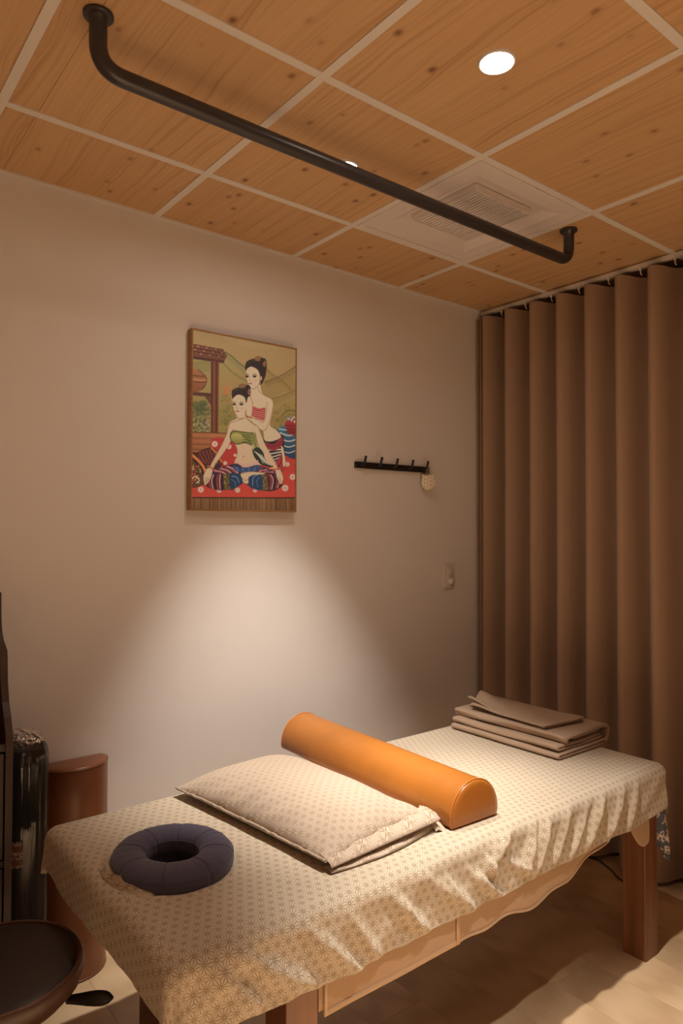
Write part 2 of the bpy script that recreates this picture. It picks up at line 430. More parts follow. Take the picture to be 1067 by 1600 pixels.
# ------------------------------------------------------------------ steel grab bar under the ceiling
bar = thing('ceiling_bar', 'long dark steel bar bent up at both ends and fixed to the wooden ceiling', 'bar', (.98, -.867, H))
zb = 2.437
p = round_path([(.090, -.866, H+.002), (.090, -.866, zb), (1.862, -.868, zb), (1.862, -.868, H+.002)], .085, 14)
q = [p[0]]
for a, b in zip(p[:-1], p[1:]):
    n = max(1, int(np.linalg.norm(b-a)/.1))
    for k in range(1, n+1): q.append(a+(b-a)*k/n)
mesh_obj('tube', *tube_geo(q, .0195, 28), M['pipe'], bar)
for x in (.090, 1.862):
    mesh_obj('flange', *lathe_geo([(.0, -.004), (.020, -.0045), (.030, -.0055), (.0325, -.003), (.0325, .002), (.0, .002)], (x, -.867, H-.001), 32), M['pipe'], bar)

# ------------------------------------------------------------------ curtain with rail and hooks
rail = thing('curtain_rail', 'slim white rail along the ceiling that carries the brown curtain', 'rail', (2.385, -1.7, H-.02))
mesh_obj('track', *box_geo(2.377, 2.402, Y0, -.002, H-.020, H-.001, .002, 2), M['hook'], rail, False)
cur = thing('curtain', 'brown wave-fold curtain hanging from ceiling to floor right of the bed', 'curtain', (2.41, -1.6, 0))
edges = [-.012, -.062, -.12]+[-.132-.1465*k for k in range(1, 23)]      # where each fold swings out into the room
ys = []; xs_ = []
cy = []; cx = []
pk = [-.006, -.032, -.065]+[-.065-.1465*k for k in range(1, 22)]
for k in range(len(pk)-1):
    per = pk[k+1]-pk[k]; n = 30; amp = .064 if k > 1 else .045; amp2 = .064 if k+1 > 1 else .045
    for i in range(n):
        t = i/n; a = amp*(1-t)+amp2*t
        ph = 2*PI*t; c_ = math.cos(ph); c_ = math.copysign(abs(c_)**.65, c_)
        # swung S fold: peaks lean so the shaded side is hidden behind the lit one
        y = pk[k]+per*t
        x = 2.384-a*c_
        cy.append(y); cx.append(x)
cy = np.array(cy); cx = np.array(cx)
zt = np.concatenate([np.linspace(H-.046, H-.056, 3), np.linspace(H-.08, .02, 34)])
CV = []
s_ = np.arange(len(cy))
for z in zt:
    k = (1-z/H)
    wob = .010*k*np.array([vnoise(s*.03, z*1.2) for s in s_]); wob2 = .012*k*np.array([vnoise(s*.03+20, z*1.1) for s in s_])
    CV.append(np.stack([cx+wob, np.minimum(cy+wob2, -.004), np.full_like(cx, z)], 1))
CV = np.array(CV)
mesh_obj('drape', CV.reshape(-1, 3), grid_faces(len(zt), len(cy)), M['curtain'], cur)
for k in range(2, len(pk)-1):
    y = (pk[k]+pk[k+1])/2
    V, Fc = join([box_geo(2.372, 2.382, y-.004, y+.004, H-.034, H-.019, .001, 1), tube_geo([(2.377, y, H-.034), (2.379, y, H-.044), (2.388, y, H-.050)], .0022, 8)])
    mesh_obj('hook', V, Fc, M['hook'], cur, False)

# ------------------------------------------------------------------ treatment bed
TZ = .625
bx0, bx1, by0, by1 = .130, 1.975, -1.178, -.372
bed = thing('massage_bed', 'long wooden treatment table standing on square reddish brown legs', 'table', (1.05, -.78, 0))
LEG = .081
for (x, y) in ((.390, -1.171), (1.819, -1.171), (.390, -.500), (1.819, -.500)):
    mesh_obj('leg', *box_geo(x, x+LEG, y, y+LEG, 0, .52, .003, 2), M['legwood'], bed, False)
for b in ((.471, 1.819, -1.140, -1.115, .435, .52), (.395, 1.895, -.445, -.42, .435, .52), (.395, .420, -1.14, -.44, .435, .52), (1.870, 1.895, -1.14, -.44, .435, .52)):
    mesh_obj('apron', *box_geo(*b, .002, 1), M['legwood'], bed, False)
HC = (.312, -.800)      # face opening
pad = mesh_obj('padded_top', *box_geo(bx0+.012, bx1-.014, by0+.022, by1-.014, .52, TZ-.006, .028, 4), M['padskin'], bed)
cv, cf = tube_geo([(HC[0], HC[1], .45), (HC[0], HC[1], .70)], .093, 40)
cut = mesh_obj('cutter', cv, cf, None, None); fix_normals(cut)
md = pad.modifiers.new('b', 'BOOLEAN'); md.object = cut; md.operation = 'DIFFERENCE'; md.solver = 'EXACT'
bpy.context.view_layer.update()
dg = bpy.context.evaluated_depsgraph_get(); nm = bpy.data.meshes.new_from_object(pad.evaluated_get(dg)); pad.modifiers.clear(); pad.data = nm
bpy.data.objects.remove(cut)

# ---- sheet draped over the bed
FOLDS = [(0.206, 0.012, 0.309, 0.125, .020, .017), (0.251, 0.004, 0.457, 0.150, .020, .020), (0.425, 0.012, 0.57, 0.160, .018, .020), (0.545, 0.025, 0.628, 0.150, .016, .015),
         (0.661, 0.015, 0.783, 0.150, .018, .020), (0.838, 0.035, 0.945, 0.155, .018, .018), (0.92, 0.04, 1.058, 0.155, .016, .018),
         (0.76, 0.0, 0.87, .10, .02, .009), (1.129, -0.004, 1.017, 0.075, .016, .012), (1.232, -0.008, 1.176, 0.105, .016, .014), (1.291, 0.001, 1.207, 0.140, .017, .016),
         (1.402, -.006, 1.30, 0.14, .016, .014), (1.50, 0.01, 1.373, .15, .015, .012), (1.58, 0.0, 1.46, 0.14, .016, .015), (1.698, 0.0, 1.575, 0.15, .018, .016), (1.778, 0.0, 1.696, 0.150, .018, .012),
         (1.06, .06, 1.17, .12, .014, .011), (.985, .02, 1.04, .09, .012, .010)]
def ridge(x, d, seg):
    x0, d0, x1, d1, wd, amp = seg
    vx, vd = x1-x0, d1-d0; L = math.hypot(vx, vd); vx /= L; vd /= L
    t = ((x-x0)*vx+(d-d0)*vd)/L; tc = np.clip(t, 0, 1)
    q = (x-x0-tc*L*vx)*vd-(d-d0-tc*L*vd)*vx          # signed cross distance
    e = np.abs(t-tc)*L
    wl = np.where(q > 0, wd*.6, wd*1.2)
    env = np.clip(tc*2.2+.05, 0, 1)
    return amp*env*np.exp(-(q/wl)**2)*np.exp(-(e/.02)**2)
r = .034
def axis_coords(a0, a1, nsk, nin, keep=None):
    c = [('lo', 1-i/nsk) for i in range(nsk)]+[('in', a0+(a1-a0)*i/nin) for i in range(nin+1)]+[('hi', (i+1)/nsk) for i in range(nsk)]
    return c
ax = axis_coords(bx0+r, bx1-r, 46, 420); ay = axis_coords(by0+r, by1-r, 46, 190)
def ex(c, a0, a1):
    pos = np.array([a0 if k == 'lo' else a1 if k == 'hi' else v for k, v in c]); e = np.array([v if k != 'in' else 0 for k, v in c])
    sg = np.array([-1 if k == 'lo' else 1 if k == 'hi' else 0 for k, v in c]); return pos, e, sg
px_, ex_, sx_ = ex(ax, bx0+r, bx1-r); py_, ey_, sy_ = ex(ay, by0+r, by1-r)
PX, PY = np.meshgrid(px_, py_, indexing='ij'); EX, EY = np.meshgrid(ex_, ey_, indexing='ij'); SX, SY = np.meshgrid(sx_, sy_, indexing='ij')
D = np.maximum(EX, EY)
with np.errstate(divide='ignore', invalid='ignore'):
    TH = np.where(EX >= EY, PI/4*np.where(EX > 0, EY/np.maximum(EX, 1e-9), 0), PI/2-PI/4*np.where(EY > 0, EX/np.maximum(EY, 1e-9), 0))
TH = np.where(D == 0, 0, TH)
nx_, ny_ = np.cos(TH)*SX, np.sin(TH)*SY
# length of hang by side
def wavy(v, s): return np.vectorize(lambda a: float(vnoise(a*s, 3.3)))(v)
Lf = .176+.006*wavy(PX, 9)+.004*wavy(PX, 31); Lf = np.where(PX > 1.75, Lf-.012*np.clip((PX-1.75)/.15, 0, 1), Lf)
Lf = Lf-.012*np.exp(-((PX-.20)/.14)**2)+.004*np.exp(-((PX-.50)/.05)**2)
Lb = .14+.006*wavy(PX+9, 9); Ll = .122+.010*wavy(PY, 11)+.014*np.exp(-((PY+.60)/.12)**2); Lr = .175+.006*wavy(PY+5, 9)
LX = np.where(SX < 0, Ll, Lr); LY = np.where(SY < 0, Lf, Lb)
ww = np.clip(TH/(PI/2), 0, 1); LEN = LX*(1-ww)+LY*ww
corner = np.sin(2*TH)*(D > 0)
LEN = LEN+.02*corner
d = D*LEN
arc = PI*r/2
hr = np.where(d < arc, r*np.sin(np.minimum(d, arc)/r), r+.06*(d-arc)); dz = np.where(d < arc, r*(1-np.cos(np.minimum(d, arc)/r)), r+(d-arc)*.995)
UU = PX+d*nx_; VV = PY+d*ny_
out = np.zeros_like(d)
fm = (SY < 0) & (TH > PI/4)
drop = np.maximum(dz, 0)-.0
for s in FOLDS: out += np.where(SY < 0, ridge(PX, d-.02, s), 0)*ww*1.0*(1-.65*np.clip((D-.82)/.18, 0, 1))
sm = np.vectorize(lambda a, b: float(vnoise(a, b)))
wr = sm(UU*14+d*22, VV*9+2)*.006+sm(UU*38+3, VV*30)*.0022
out += np.where(D > 0, wr*np.clip(d/.05, 0, 1)*1.4, 0)
out += np.where((SX != 0) & (TH < PI/4), .006*sm(PY*13+5, d*5)*np.clip(d/.08, 0, 1), 0)
out += corner*np.clip(d/.1, 0, 1)*.003*np.sin(TH*5)
# small relief on top, none of it below the padded top
top = (D == 0)
lift = np.where(top, .0012+np.maximum(0, sm(UU*9, VV*13))*.002, 0)
zz = TZ-dz+lift
# open flap of the sheet around the face cushion
rx = UU-HC[0]; ry = VV-HC[1]; rr = np.hypot(rx, ry); an = np.arctan2(ry, rx)
rim = np.exp(-((rr-.158)/.007)**2)*(.003+.007*np.clip(np.sin(an), 0, 1)+.002*np.sin(an*11))
fa = np.mod(an-3.35+PI, 2*PI)-PI
flap = np.exp(-((rr-.172-.05*fa)/.010)**2)*np.exp(-(fa/.42)**4)*.004
zz += np.where(top, np.maximum(rim, 0)+flap, 0)
# fine crease over the surface
zz += np.where(top, .0035*np.exp(-((UU-.52+.30*(VV+1.15))/.012)**2)*np.exp(-((VV+1.03)/.09)**2), 0)
P3 = np.stack([PX+(hr+out)*nx_, PY+(hr+out)*ny_, zz], -1)
nu, nv = PX.shape
fcs = grid_faces(nu, nv)
cen = rr.ravel()
fcs = [f for f in fcs if not (cen[f[0]] < .120)]
used = np.zeros(nu*nv, bool)
for f in fcs:
    for i in f: used[i] = True
mp = np.cumsum(used)-1
fcs = [tuple(int(mp[i]) for i in f) for f in fcs]
uvs = np.stack([UU.ravel(), VV.ravel()], 1)[used]
sheet = mesh_obj('bed_sheet', P3.reshape(-1, 3)[used], fcs, M['asanoha'], None, True, uv=uvs, origin=(1.05, -.78, TZ))
tag(sheet, 'beige bed sheet with brown hemp-leaf print draped over the treatment table', 'bed sheet')

# ---- loose edge of the sheet opening, turned up beside the face cushion
O_ = spl0 = [(.172, -.708), (.160, -.760), (.166, -.822), (.182, -.880), (.206, -.925)]
I_ = [(.205, -.700), (.186, -.752), (.188, -.812), (.205, -.860), (.226, -.905)]
V = []; nn = 40
for i in range(nn):
    t_ = i/(nn-1)*(len(O_)-1); k = min(int(t_), len(O_)-2); f_ = t_-k
    o_ = np.array(O_[k])*(1-f_)+np.array(O_[k+1])*f_; q_ = np.array(I_[k])*(1-f_)+np.array(I_[k+1])*f_
    hgt = .024*math.sin(PI*i/(nn-1))**.7+.002*math.sin(i*.35)
    for (s_, z_) in ((-.10, .0015), (0, .35), (.12, .80), (.30, 1.0), (.42, .93), (.36, .78), (.22, .60), (.10, .30), (.12, .06)):
        p_ = o_+(q_-o_)*s_*1.6; V.append((p_[0], p_[1], TZ+.002+hgt*z_))
mesh_obj('opening_edge', V, grid_faces(nn, 9), M['asanoha'], sheet, True, uv=[(a, b+c_) for a, b, c_ in V])

# ---- terry under-blanket hanging below the sheet
tb = thing('terry_blanket', 'thin beige terry blanket hanging out below the front hem of the printed sheet', 'blanket', (1.15, -1.17, .40))
def hang(name, xa, xb, ztop, zbot, y, m, parent, amp=.004, fr=12, n=80, seed=0, flare=.004, hem=0):
    V = []; uu = np.linspace(0, 1, n); vv = np.linspace(0, 1, 16)
    for u in uu:
        x = xa+(xb-xa)*u; zb_ = zbot(u) if callable(zbot) else zbot
        for v in vv:
            V.append((x, y-flare*v+amp*v*2*float(vnoise(x*fr+seed, v*1.5+seed)), ztop+(zb_-ztop)*v))
    F_ = grid_faces(n, 16); k = len(V)
    V2 = [(a, b+.0022, c) for a, b, c in V]
    Fs = F_+[tuple(reversed([i+k for i in f])) for f in F_]
    for i in range(n-1): Fs.append((i*16+15, (i+1)*16+15, k+(i+1)*16+15, k+i*16+15))
    for e in (0, n-1):
        for j in range(15): Fs.append((e*16+j, e*16+j+1, k+e*16+j+1, k+e*16+j))
    o = mesh_obj(name, V+V2, Fs, m, parent)
    if hem:
        V = []
        for u in uu:
            x = xa+(xb-xa)*u; zb_ = zbot(u) if callable(zbot) else zbot
            y1_ = y-flare+amp*2*float(vnoise(x*fr+seed, 1.5+seed))
            V += [(x, y1_+.0004, zb_+hem), (x, y1_-.0020, zb_+hem*.9), (x, y1_-.0032, zb_+hem*.45), (x, y1_-.0020, zb_-.001), (x, y1_+.003, zb_-.0015)]
        mesh_obj('hem', V, grid_faces(n, 5), M['terry_hem'], o)
    return o
p1 = hang('front_panel', .486, .911, .56, .392, -1.168, M['terry'], tb, .003, 7, hem=.012)
for b in ((.4855, .494, -1.1755, -1.172, .392, .50), (.899, .911, -1.1755, -1.172, .392, .50)):
    mesh_obj('side_hem', *box_geo(*b, .001, 1), M['terry_hem'], p1, True)
p1b = hang('turned_end', .474, .487, .56, .405, -1.166, M['terry'], tb, .002, 5, n=10)
zf2 = lambda u: .388+.006*math.sin(u*9)+.006*math.sin(u*23+1)+.075*max(0, (u-.45)/.55)**1.6
p2 = hang('wavy_panel', .905, 1.60, .56, zf2, -1.166, M['terry'], tb, .0045, 13, seed=4, hem=.006)
p3 = hang('corner_flap', 1.715, 1.835, .54, lambda u: .475-.088*math.sin(min(1, u*.62+.02)*PI)**1 if u < .98 else .40, -1.174, M['terry'], tb, .004, 16, n=30, seed=8)
# ---- flowered cloth end hanging at the foot of the bed
t = NT('flower_print'); v = t.coord('Object')
vo = t.n('ShaderNodeTexVoronoi'); vo.feature = 'SMOOTH_F1'; t.l(t.coord(src=v, scale=(30, 30, 30)), vo.inputs['Vector']); vo.inputs['Scale'].default_value = 1.4
ns = t.noise(v, 60, 3, .6, 1.5)
fac = t.math('ADD', t.math('MULTIPLY', vo.outputs[0], .9), t.math('MULTIPLY', ns, .9))
c = t.ramp(fac, [(.46, (.12, .14, .19)), (.60, (.10, .12, .17)), (.63, (.76, .66, .62)), (.78, (.80, .70, .66)), (.82, (.11, .13, .18))])
M['flower'] = t.out(c, .85, t.bump(ns, .3, .001))
V = []; n1, n2 = 22, 14
for i in range(n1):
    v = i/(n1-1)
    zc = .455-.175*v; xl = 1.905+.085*v**1.2; xr = 1.975+.030*math.sin(v*PI*.8)-.004*v
    if v > .8: xl = xl+(xr-xl)*((v-.8)/.2)**2*.55
    for j in range(n2):
        u = j/(n2-1); V.append((xl+(xr-xl)*u, -1.135-.03*u+.008*math.sin(u*7+v*3), zc+(.030*(1-u))*v))
V2 = [(a+.001, b+.003, c_) for a, b, c_ in V]
Fs = grid_faces(n1, n2); k = len(V); Fs += [tuple(reversed([i+k for i in f])) for f in Fs]
fl = mesh_obj('flowered_cloth', V+V2, Fs, M['flower'], None)
tag(fl, 'corner of a blue and white flowered cloth hanging below the sheet by the far leg', 'cloth')

# ------------------------------------------------------------------ face cushion (navy ring)
ring = thing('face_cushion', 'navy padded ring cushion set in the face opening of the treatment bed', 'cushion', (HC[0], HC[1], TZ))
Rm, tw, th_ = .1055, .0425, .031
def ring_pt(a, b):
    # a round the ring, b round the tube
    seams = np.exp(-((np.mod(a*8/(2*PI)+.3, 1)-.5)/.035)**2)
    puff = 1-.07*seams+.030*float(vnoise(a*9, b*1.2))+.030*float(vnoise(a*24+7, b*.9))*max(0, math.sin(b))+.010*float(vnoise(a*60, b))
    cb, sb = math.cos(b), math.sin(b)
    e = .80
    x = math.copysign(abs(cb)**e, cb); z = math.copysign(abs(sb)**e, sb)
    piping = .0016*math.exp(-((b-.35)/.05)**2)-.0012*math.exp(-((b-.50)/.06)**2)
    rr_ = Rm+tw*x*puff+piping; zz_ = TZ+.016+th_*z*(puff if z > 0 else 1)
    return (HC[0]+rr_*math.cos(a)*.96, HC[1]+rr_*math.sin(a)*1.03, zz_)
NA, NB = 288, 56
V = [ring_pt(2*PI*i/NA, 2*PI*j/NB) for i in range(NA) for j in range(NB)]
body = mesh_obj('ring_pad', V, grid_faces(NA, NB, True, True), M['navy'], ring); fix_normals(body)
for k in range(8):
    a = 2*PI*(k+.5-.3)/8
    pth = [ring_pt(a, b) for b in np.linspace(.4, 2.9, 20)]
    mesh_obj('seam', *tube_geo(pth, .0009, 6), M['navy_dark'], body)
rp = [ring_pt(a, 2.85) for a in np.linspace(0, 2*PI, 80)]
mesh_obj('inner_piping', *tube_geo(rp, .0013, 8, False), M['navy'], ring)
mesh_obj('inner_lining', *lathe_geo([(.070, .010), (.068, -.02), (.064, -.075), (.0, -.078)], (HC[0], HC[1], TZ)), M['navy_dark'], ring)

# ------------------------------------------------------------------ pillow
pil = thing('pillow', 'flat pillow in a beige leaf-print case lying on the bed', 'pillow', (.74, -.74, TZ))
A = np.array
LB, LF, RF, RB = A([.505, -.415]), A([.577, -1.062]), A([.945, -1.035]), A([.930, -.335])
NU, NV = 120, 170
us = np.linspace(-1, 1, NU); vs = np.linspace(-1, 1, NV)      # u: left-right (x), v: front(-1)-back(+1)
UUp, VVp = np.meshgrid(us, vs, indexing='ij')
def bil(u, v):
    a = (u+1)/2; b = (v+1)/2
    return ((1-a)*(1-b))[..., None]*LF+(a*(1-b))[..., None]*RF+((1-a)*b)[..., None]*LB+(a*b)[..., None]*RB
XY = bil(UUp, VVp)
cen_ = (LB+LF+RF+RB)/4
pin = 1-.035*(1-UUp**2)*np.abs(VVp)**3
pinx = 1-.030*(1-VVp**2)*np.abs(UUp)**3
XY = cen_+(XY-cen_)*np.stack([pinx, pin], -1)
dome = (np.clip(1-np.abs(UUp)**2.6, 0, 1)*np.clip(1-np.abs(VVp)**3.4, 0, 1))**.62
edge_lift = .014+.018*np.clip((-VVp-.6)/.4, 0, 1)*np.clip((UUp+1)/1.2, 0, 1)+.010*np.clip(-UUp, 0, 1)
wrk = np.zeros_like(dome)
near = np.clip((-UUp-.15)/.85, 0, 1)
wrk += near**1.2*(1-near**6)*.0065*np.sin(VVp*23+UUp*9+np.sin(VVp*5)*1.6)*np.clip(1.2-np.abs(VVp-.25), 0.15, 1)
fr = np.clip((-VVp-.45)/.55, 0, 1)
wrk += fr*(1-fr**5)*.006*np.sin(UUp*8-VVp*14+1)
wrk += .004*sm(UUp*3+7, VVp*4)
topz = TZ+.006+edge_lift+.074*dome+wrk*dome**.3
botz = TZ+.004+np.where(dome < .5, (edge_lift-.004)*(1-dome*2), 0)
ruf = .0012*np.sin(VVp*27+np.sin(VVp*17)*2)*np.clip((np.abs(UUp)-.97)/.03, 0, 1)
V = np.concatenate([np.concatenate([XY, (topz+ruf)[..., None]], -1).reshape(-1, 3), np.concatenate([XY, (botz+ruf)[..., None]], -1).reshape(-1, 3)])
Fs = grid_faces(NU, NV); k = NU*NV; Fs += [tuple(reversed([i+k for i in f])) for f in Fs]
per = [i*NV for i in range(NU)]+[(NU-1)*NV+j for j in range(1, NV)]+[i*NV+NV-1 for i in range(NU-2, -1, -1)]+[j for j in range(NV-2, 0, -1)]
for i in range(len(per)): a, b = per[i], per[(i+1) % len(per)]; Fs.append((a, a+k, b+k, b))
uvp = np.concatenate([XY.reshape(-1, 2), XY.reshape(-1, 2)+.3])
pb = mesh_obj('pillowcase', V, Fs, M['asanoha_pillow'], pil, uv=uvp); fix_normals(pb)
# seam welt along the left edge
pw = []
for j in range(NV):
    x, y = XY[0, j]; pw.append((x-.0035, y, (topz[0, j]+botz[0, j])/2+ruf[0, j]+.001))
mesh_obj('seam_edge', *tube_geo(pw, .0035, 8), M['asanoha_pillow'], pb, uv=np.array([(a, b) for a, b, c in tube_geo(pw, .0035, 8)[0]]))
# open end of the case: loose lip of fabric in front
def lip(name, prof, uvo):
    V = []; n = 50
    for i in range(n):
        t_ = i/(n-1)
        a = LF+(RF-LF)*t_
        for (dy, z) in prof(t_): V.append((a[0]+.006*t_, a[1]+dy, TZ+z))
    m_ = len(prof(0)); uvv = []
    for i in range(n):
        for j in range(m_): uvv.append((i/(n-1)*.37+uvo, j*.006))
    o = mesh_obj(name, V, grid_faces(n, m_), M['asanoha_pillow'], pb, uv=uvv)
    return o
def lip_prof(t_):
    s = min(1, t_*1.15)**1.2; w_ = .0025*math.sin(t_*26); k = math.sin(PI*min(1, t_*1.02))
    return [(.030, .036+.012*s), (.010, .033+.014*s+w_), (-.010-.010*s, .026+.016*s+w_), (-.018-.016*s, .020+.014*s), (-.018-.016*s, .017+.012*s), (-.010-.008*s, .015+.012*s),
            (.006, .013+.010*s), (.008, .009+.006*s), (-.004-.012*k, .008+.008*s), (-.014-.020*k, .008+.006*s+w_), (-.018-.022*k, .005), (-.012-.018*k, .0035), (.010, .0035)]
lip('open_hem', lip_prof, .1)
# corner of the case standing up beside the bolster
ck = []
for i in range(12):
    for j in range(8):
        u = i/11; v = j/7
        ck.append((RF[0]-.012+.030*u+.010*v, RF[1]-.036+.075*v-.01*u, TZ+.004+(.044*v**.7)*(1-.5*u)+.004*math.sin(u*6)))
mesh_obj('loose_corner', ck, grid_faces(12, 8), M['asanoha_pillow'], pb, uv=[(a[0], a[1]) for a in ck])

# ------------------------------------------------------------------ half-round bolsters
def dprofile(wd, h, n=40, foot=.018, rc=.010):
    pts = []
    # flat base with rounded lower corners, then a half ellipse
    for i in range(n+1):
        a = PI*i/n; pts.append((wd/2*math.cos(a), foot+(h-foot)*math.sin(a)))
    low = [(-wd/2+.001, foot*.5), (-wd/2+rc*.5, .001), (-wd/2+rc, 0)]; low2 = [(wd/2-rc, 0), (wd/2-rc*.5, .001), (wd/2-.001, foot*.5)]
    return pts+low+low2
def bolster(root, M4, wd, h, L, m, mp):
    prof = dprofile(wd, h); n = len(prof)
    def add(name, sect, mat, par):
        V = []
        for (s, sc, dd) in sect:
            for (a, b) in prof:
                bb = h*.42+(b-h*.42)*sc; V.append(M4@Vector((a*sc, s, max(bb, 0) if not dd else bb)))
        Fs = grid_faces(len(sect), n, wrapv=True); return V, Fs
    ns_ = 60
    sect = [(L*i/ns_, 1, 0) for i in range(ns_+1)]
    sect = [(.004, .992, 0)]+[(max(.008, min(L-.008, s)), a, b) for s, a, b in sect]+[(L-.004, .992, 0)]
    V, Fs = add('b', sect, m, root)
    o = mesh_obj('cover', [tuple(v) for v in V], Fs, m, root); fix_normals(o)
    for e, sgn in ((0, -1), (L, 1)):
        sect = [(e-sgn*.006, .985, 0), (e-sgn*.001, .975, 0), (e+sgn*.002, .93, 0), (e+sgn*.004, .8, 0), (e+sgn*.005, .5, 0), (e+sgn*.005, .02, 0)]
        V, Fs = add('e', sect, m, root)
        Fs.append(tuple(range(5*n, 6*n)))
        eo = mesh_obj('end_panel', [tuple(v) for v in V], Fs, m, root); fix_normals(eo)
        pth = [tuple(M4@Vector((a*.995, e-sgn*.004, b+.0005))) for a, b in prof]; pth.append(pth[0])
        mesh_obj('piping', *tube_geo(pth, .0022, 8, False), mp, eo)
    pth0 = [(a, b) for a, b in prof]
pa = A([.972, -1.092]); pb2 = A([1.156, -1.094]); 
ang = math.atan2(.030, .86)
Mx = Matrix.Translation((1.064, -1.093, TZ+.0045)) @ Matrix.Rotation(-ang, 4, 'Z')
bo = thing('bolster', 'tan leather half-round bolster lying across the bed beside the pillow', 'bolster', (1.07, -.66, TZ))
bolster(bo, Mx, .186, .114, .862, M['tan'], M['tan_piping'])
# second bolster stands upright against the wall
Ms = Matrix.Translation((.325, -.004, .001)) @ Matrix(((1, 0, 0, 0), (0, 0, -1, 0), (0, 1, 0, 0), (0, 0, 0, 1)))
b2 = thing('upright_bolster', 'brown leather half-round bolster standing on end against the wall', 'bolster', (.325, -.05, 0))
bolster(b2, Ms, .215, .115, .668, M['brown_leather'], M['brown_leather'])

# ------------------------------------------------------------------ towels
def sheet_path(name, path, thick, y0f, y1f, m, parent, ny=50, wob=.003, seed=0, fuzz=.0007):
    P = [np.array(p_, float) for p_ in path]; n = len(P); N_ = []
    for i in range(n):
        t_ = P[min(i+1, n-1)]-P[max(i-1, 0)]; t_ /= np.linalg.norm(t_)+1e-9; N_.append(np.array([-t_[1], t_[0]]))
    loop = [P[i]+N_[i]*thick/2 for i in range(n)]
    e = P[-1]-P[-2]; e /= np.linalg.norm(e)
    loop += [P[-1]+e*thick*.35+N_[-1]*thick*.3, P[-1]+e*thick*.45, P[-1]+e*thick*.35-N_[-1]*thick*.3]
    loop += [P[i]-N_[i]*thick/2 for i in range(n-1, -1, -1)]
    e = P[0]-P[1]; e /= np.linalg.norm(e); loop += [P[0]+e*thick*.4]
    V = []; m_ = len(loop)
    for j in range(ny):
        t_ = j/(ny-1); sh = 1
        for k_, q in enumerate(loop):
            s = k_/m_
            y = y0f(q[0])+(y1f(q[0])-y0f(q[0]))*t_
            V.append((q[0]+wob*2*float(vnoise(y*7+seed, q[1]*60)), y+(.004*float(vnoise(q[1]*90, seed)) if t_ in (0, 1) else 0), q[1]+wob*float(vnoise(y*6+seed+q[0]*5, q[0]*7))*min(1, (q[1]-TZ-.004)/.02)))
    Fs = grid_faces(ny, m_, wrapv=True)+[tuple(range(m_)), tuple(range((ny-1)*m_, ny*m_))[::-1]]
    o = mesh_obj(name, V, Fs, m, parent); fix_normals(o); return o
def arcp(c, r_, a0, a1, n=8): return [(c[0]+r_*math.cos(a0+(a1-a0)*i/n), c[1]+r_*math.sin(a0+(a1-a0)*i/n)) for i in range(n+1)]
def lerp(a, b, n=14): return [(a[0]+(b[0]-a[0])*i/n, a[1]+(b[1]-a[1])*i/n) for i in range(1, n)]
tw1 = thing('folded_towel', 'large taupe towel folded in several layers at the foot of the bed', 'towel', (1.84, -.68, TZ))
b_ = TZ+.003
# (x, z) section: thin folded layers with their loops on the left, thick fold round the right side
path = [(1.76, b_+.006)]+lerp((1.76, b_+.006), (1.70, b_+.006), 5)+arcp((1.693, b_+.012), .006, -PI/2, -3*PI/2)+lerp((1.70, b_+.018), (1.97, b_+.018), 16)+[(1.97, b_+.018)]
sheet_path('lower_layer', [(1.975, b_+.006)]+lerp((1.975, b_+.006), (1.70, b_+.006), 16)+arcp((1.694, b_+.0115), .0055, -PI/2, -3*PI/2)+lerp((1.70, b_+.017), (1.975, b_+.017), 16)+[(1.975, b_+.017)], .0075, lambda x: -.935, lambda x: -.435, M['towel'], tw1, seed=1, wob=.005)
sheet_path('middle_layer', [(1.98, b_+.028)]+lerp((1.98, b_+.028), (1.715, b_+.028), 16)+arcp((1.705, b_+.034), .006, -PI/2, -3*PI/2)+lerp((1.715, b_+.040), (1.965, b_+.040), 16)+[(1.965, b_+.040)], .0078, lambda x: -.925, lambda x: -.43, M['towel'], tw1, seed=2, wob=.006)
sheet_path('top_fold', [(1.975, b_+.010)]+arcp((1.985, b_+.040), .030, -PI/2, PI/2, 14)[1:]+lerp((1.985, b_+.070), (1.745, b_+.066), 18)+arcp((1.735, b_+.060), .007, PI/2, PI*1.3, 6)+[(1.742, b_+.053)], .013, lambda x: -.93+.012*(x-1.8), lambda x: -.415, M['towel'], tw1, seed=5, wob=.009)
sheet_path('inner_fold', [(1.80, b_+.053)]+lerp((1.80, b_+.053), (1.965, b_+.055), 10)+[(1.965, b_+.055)], .011, lambda x: -.915, lambda x: -.43, M['towel'], tw1, seed=7)
tw2 = thing('small_towel', 'small taupe towel laid askew on the folded towel stack with one corner up', 'towel', (1.84, -.66, TZ+.085))
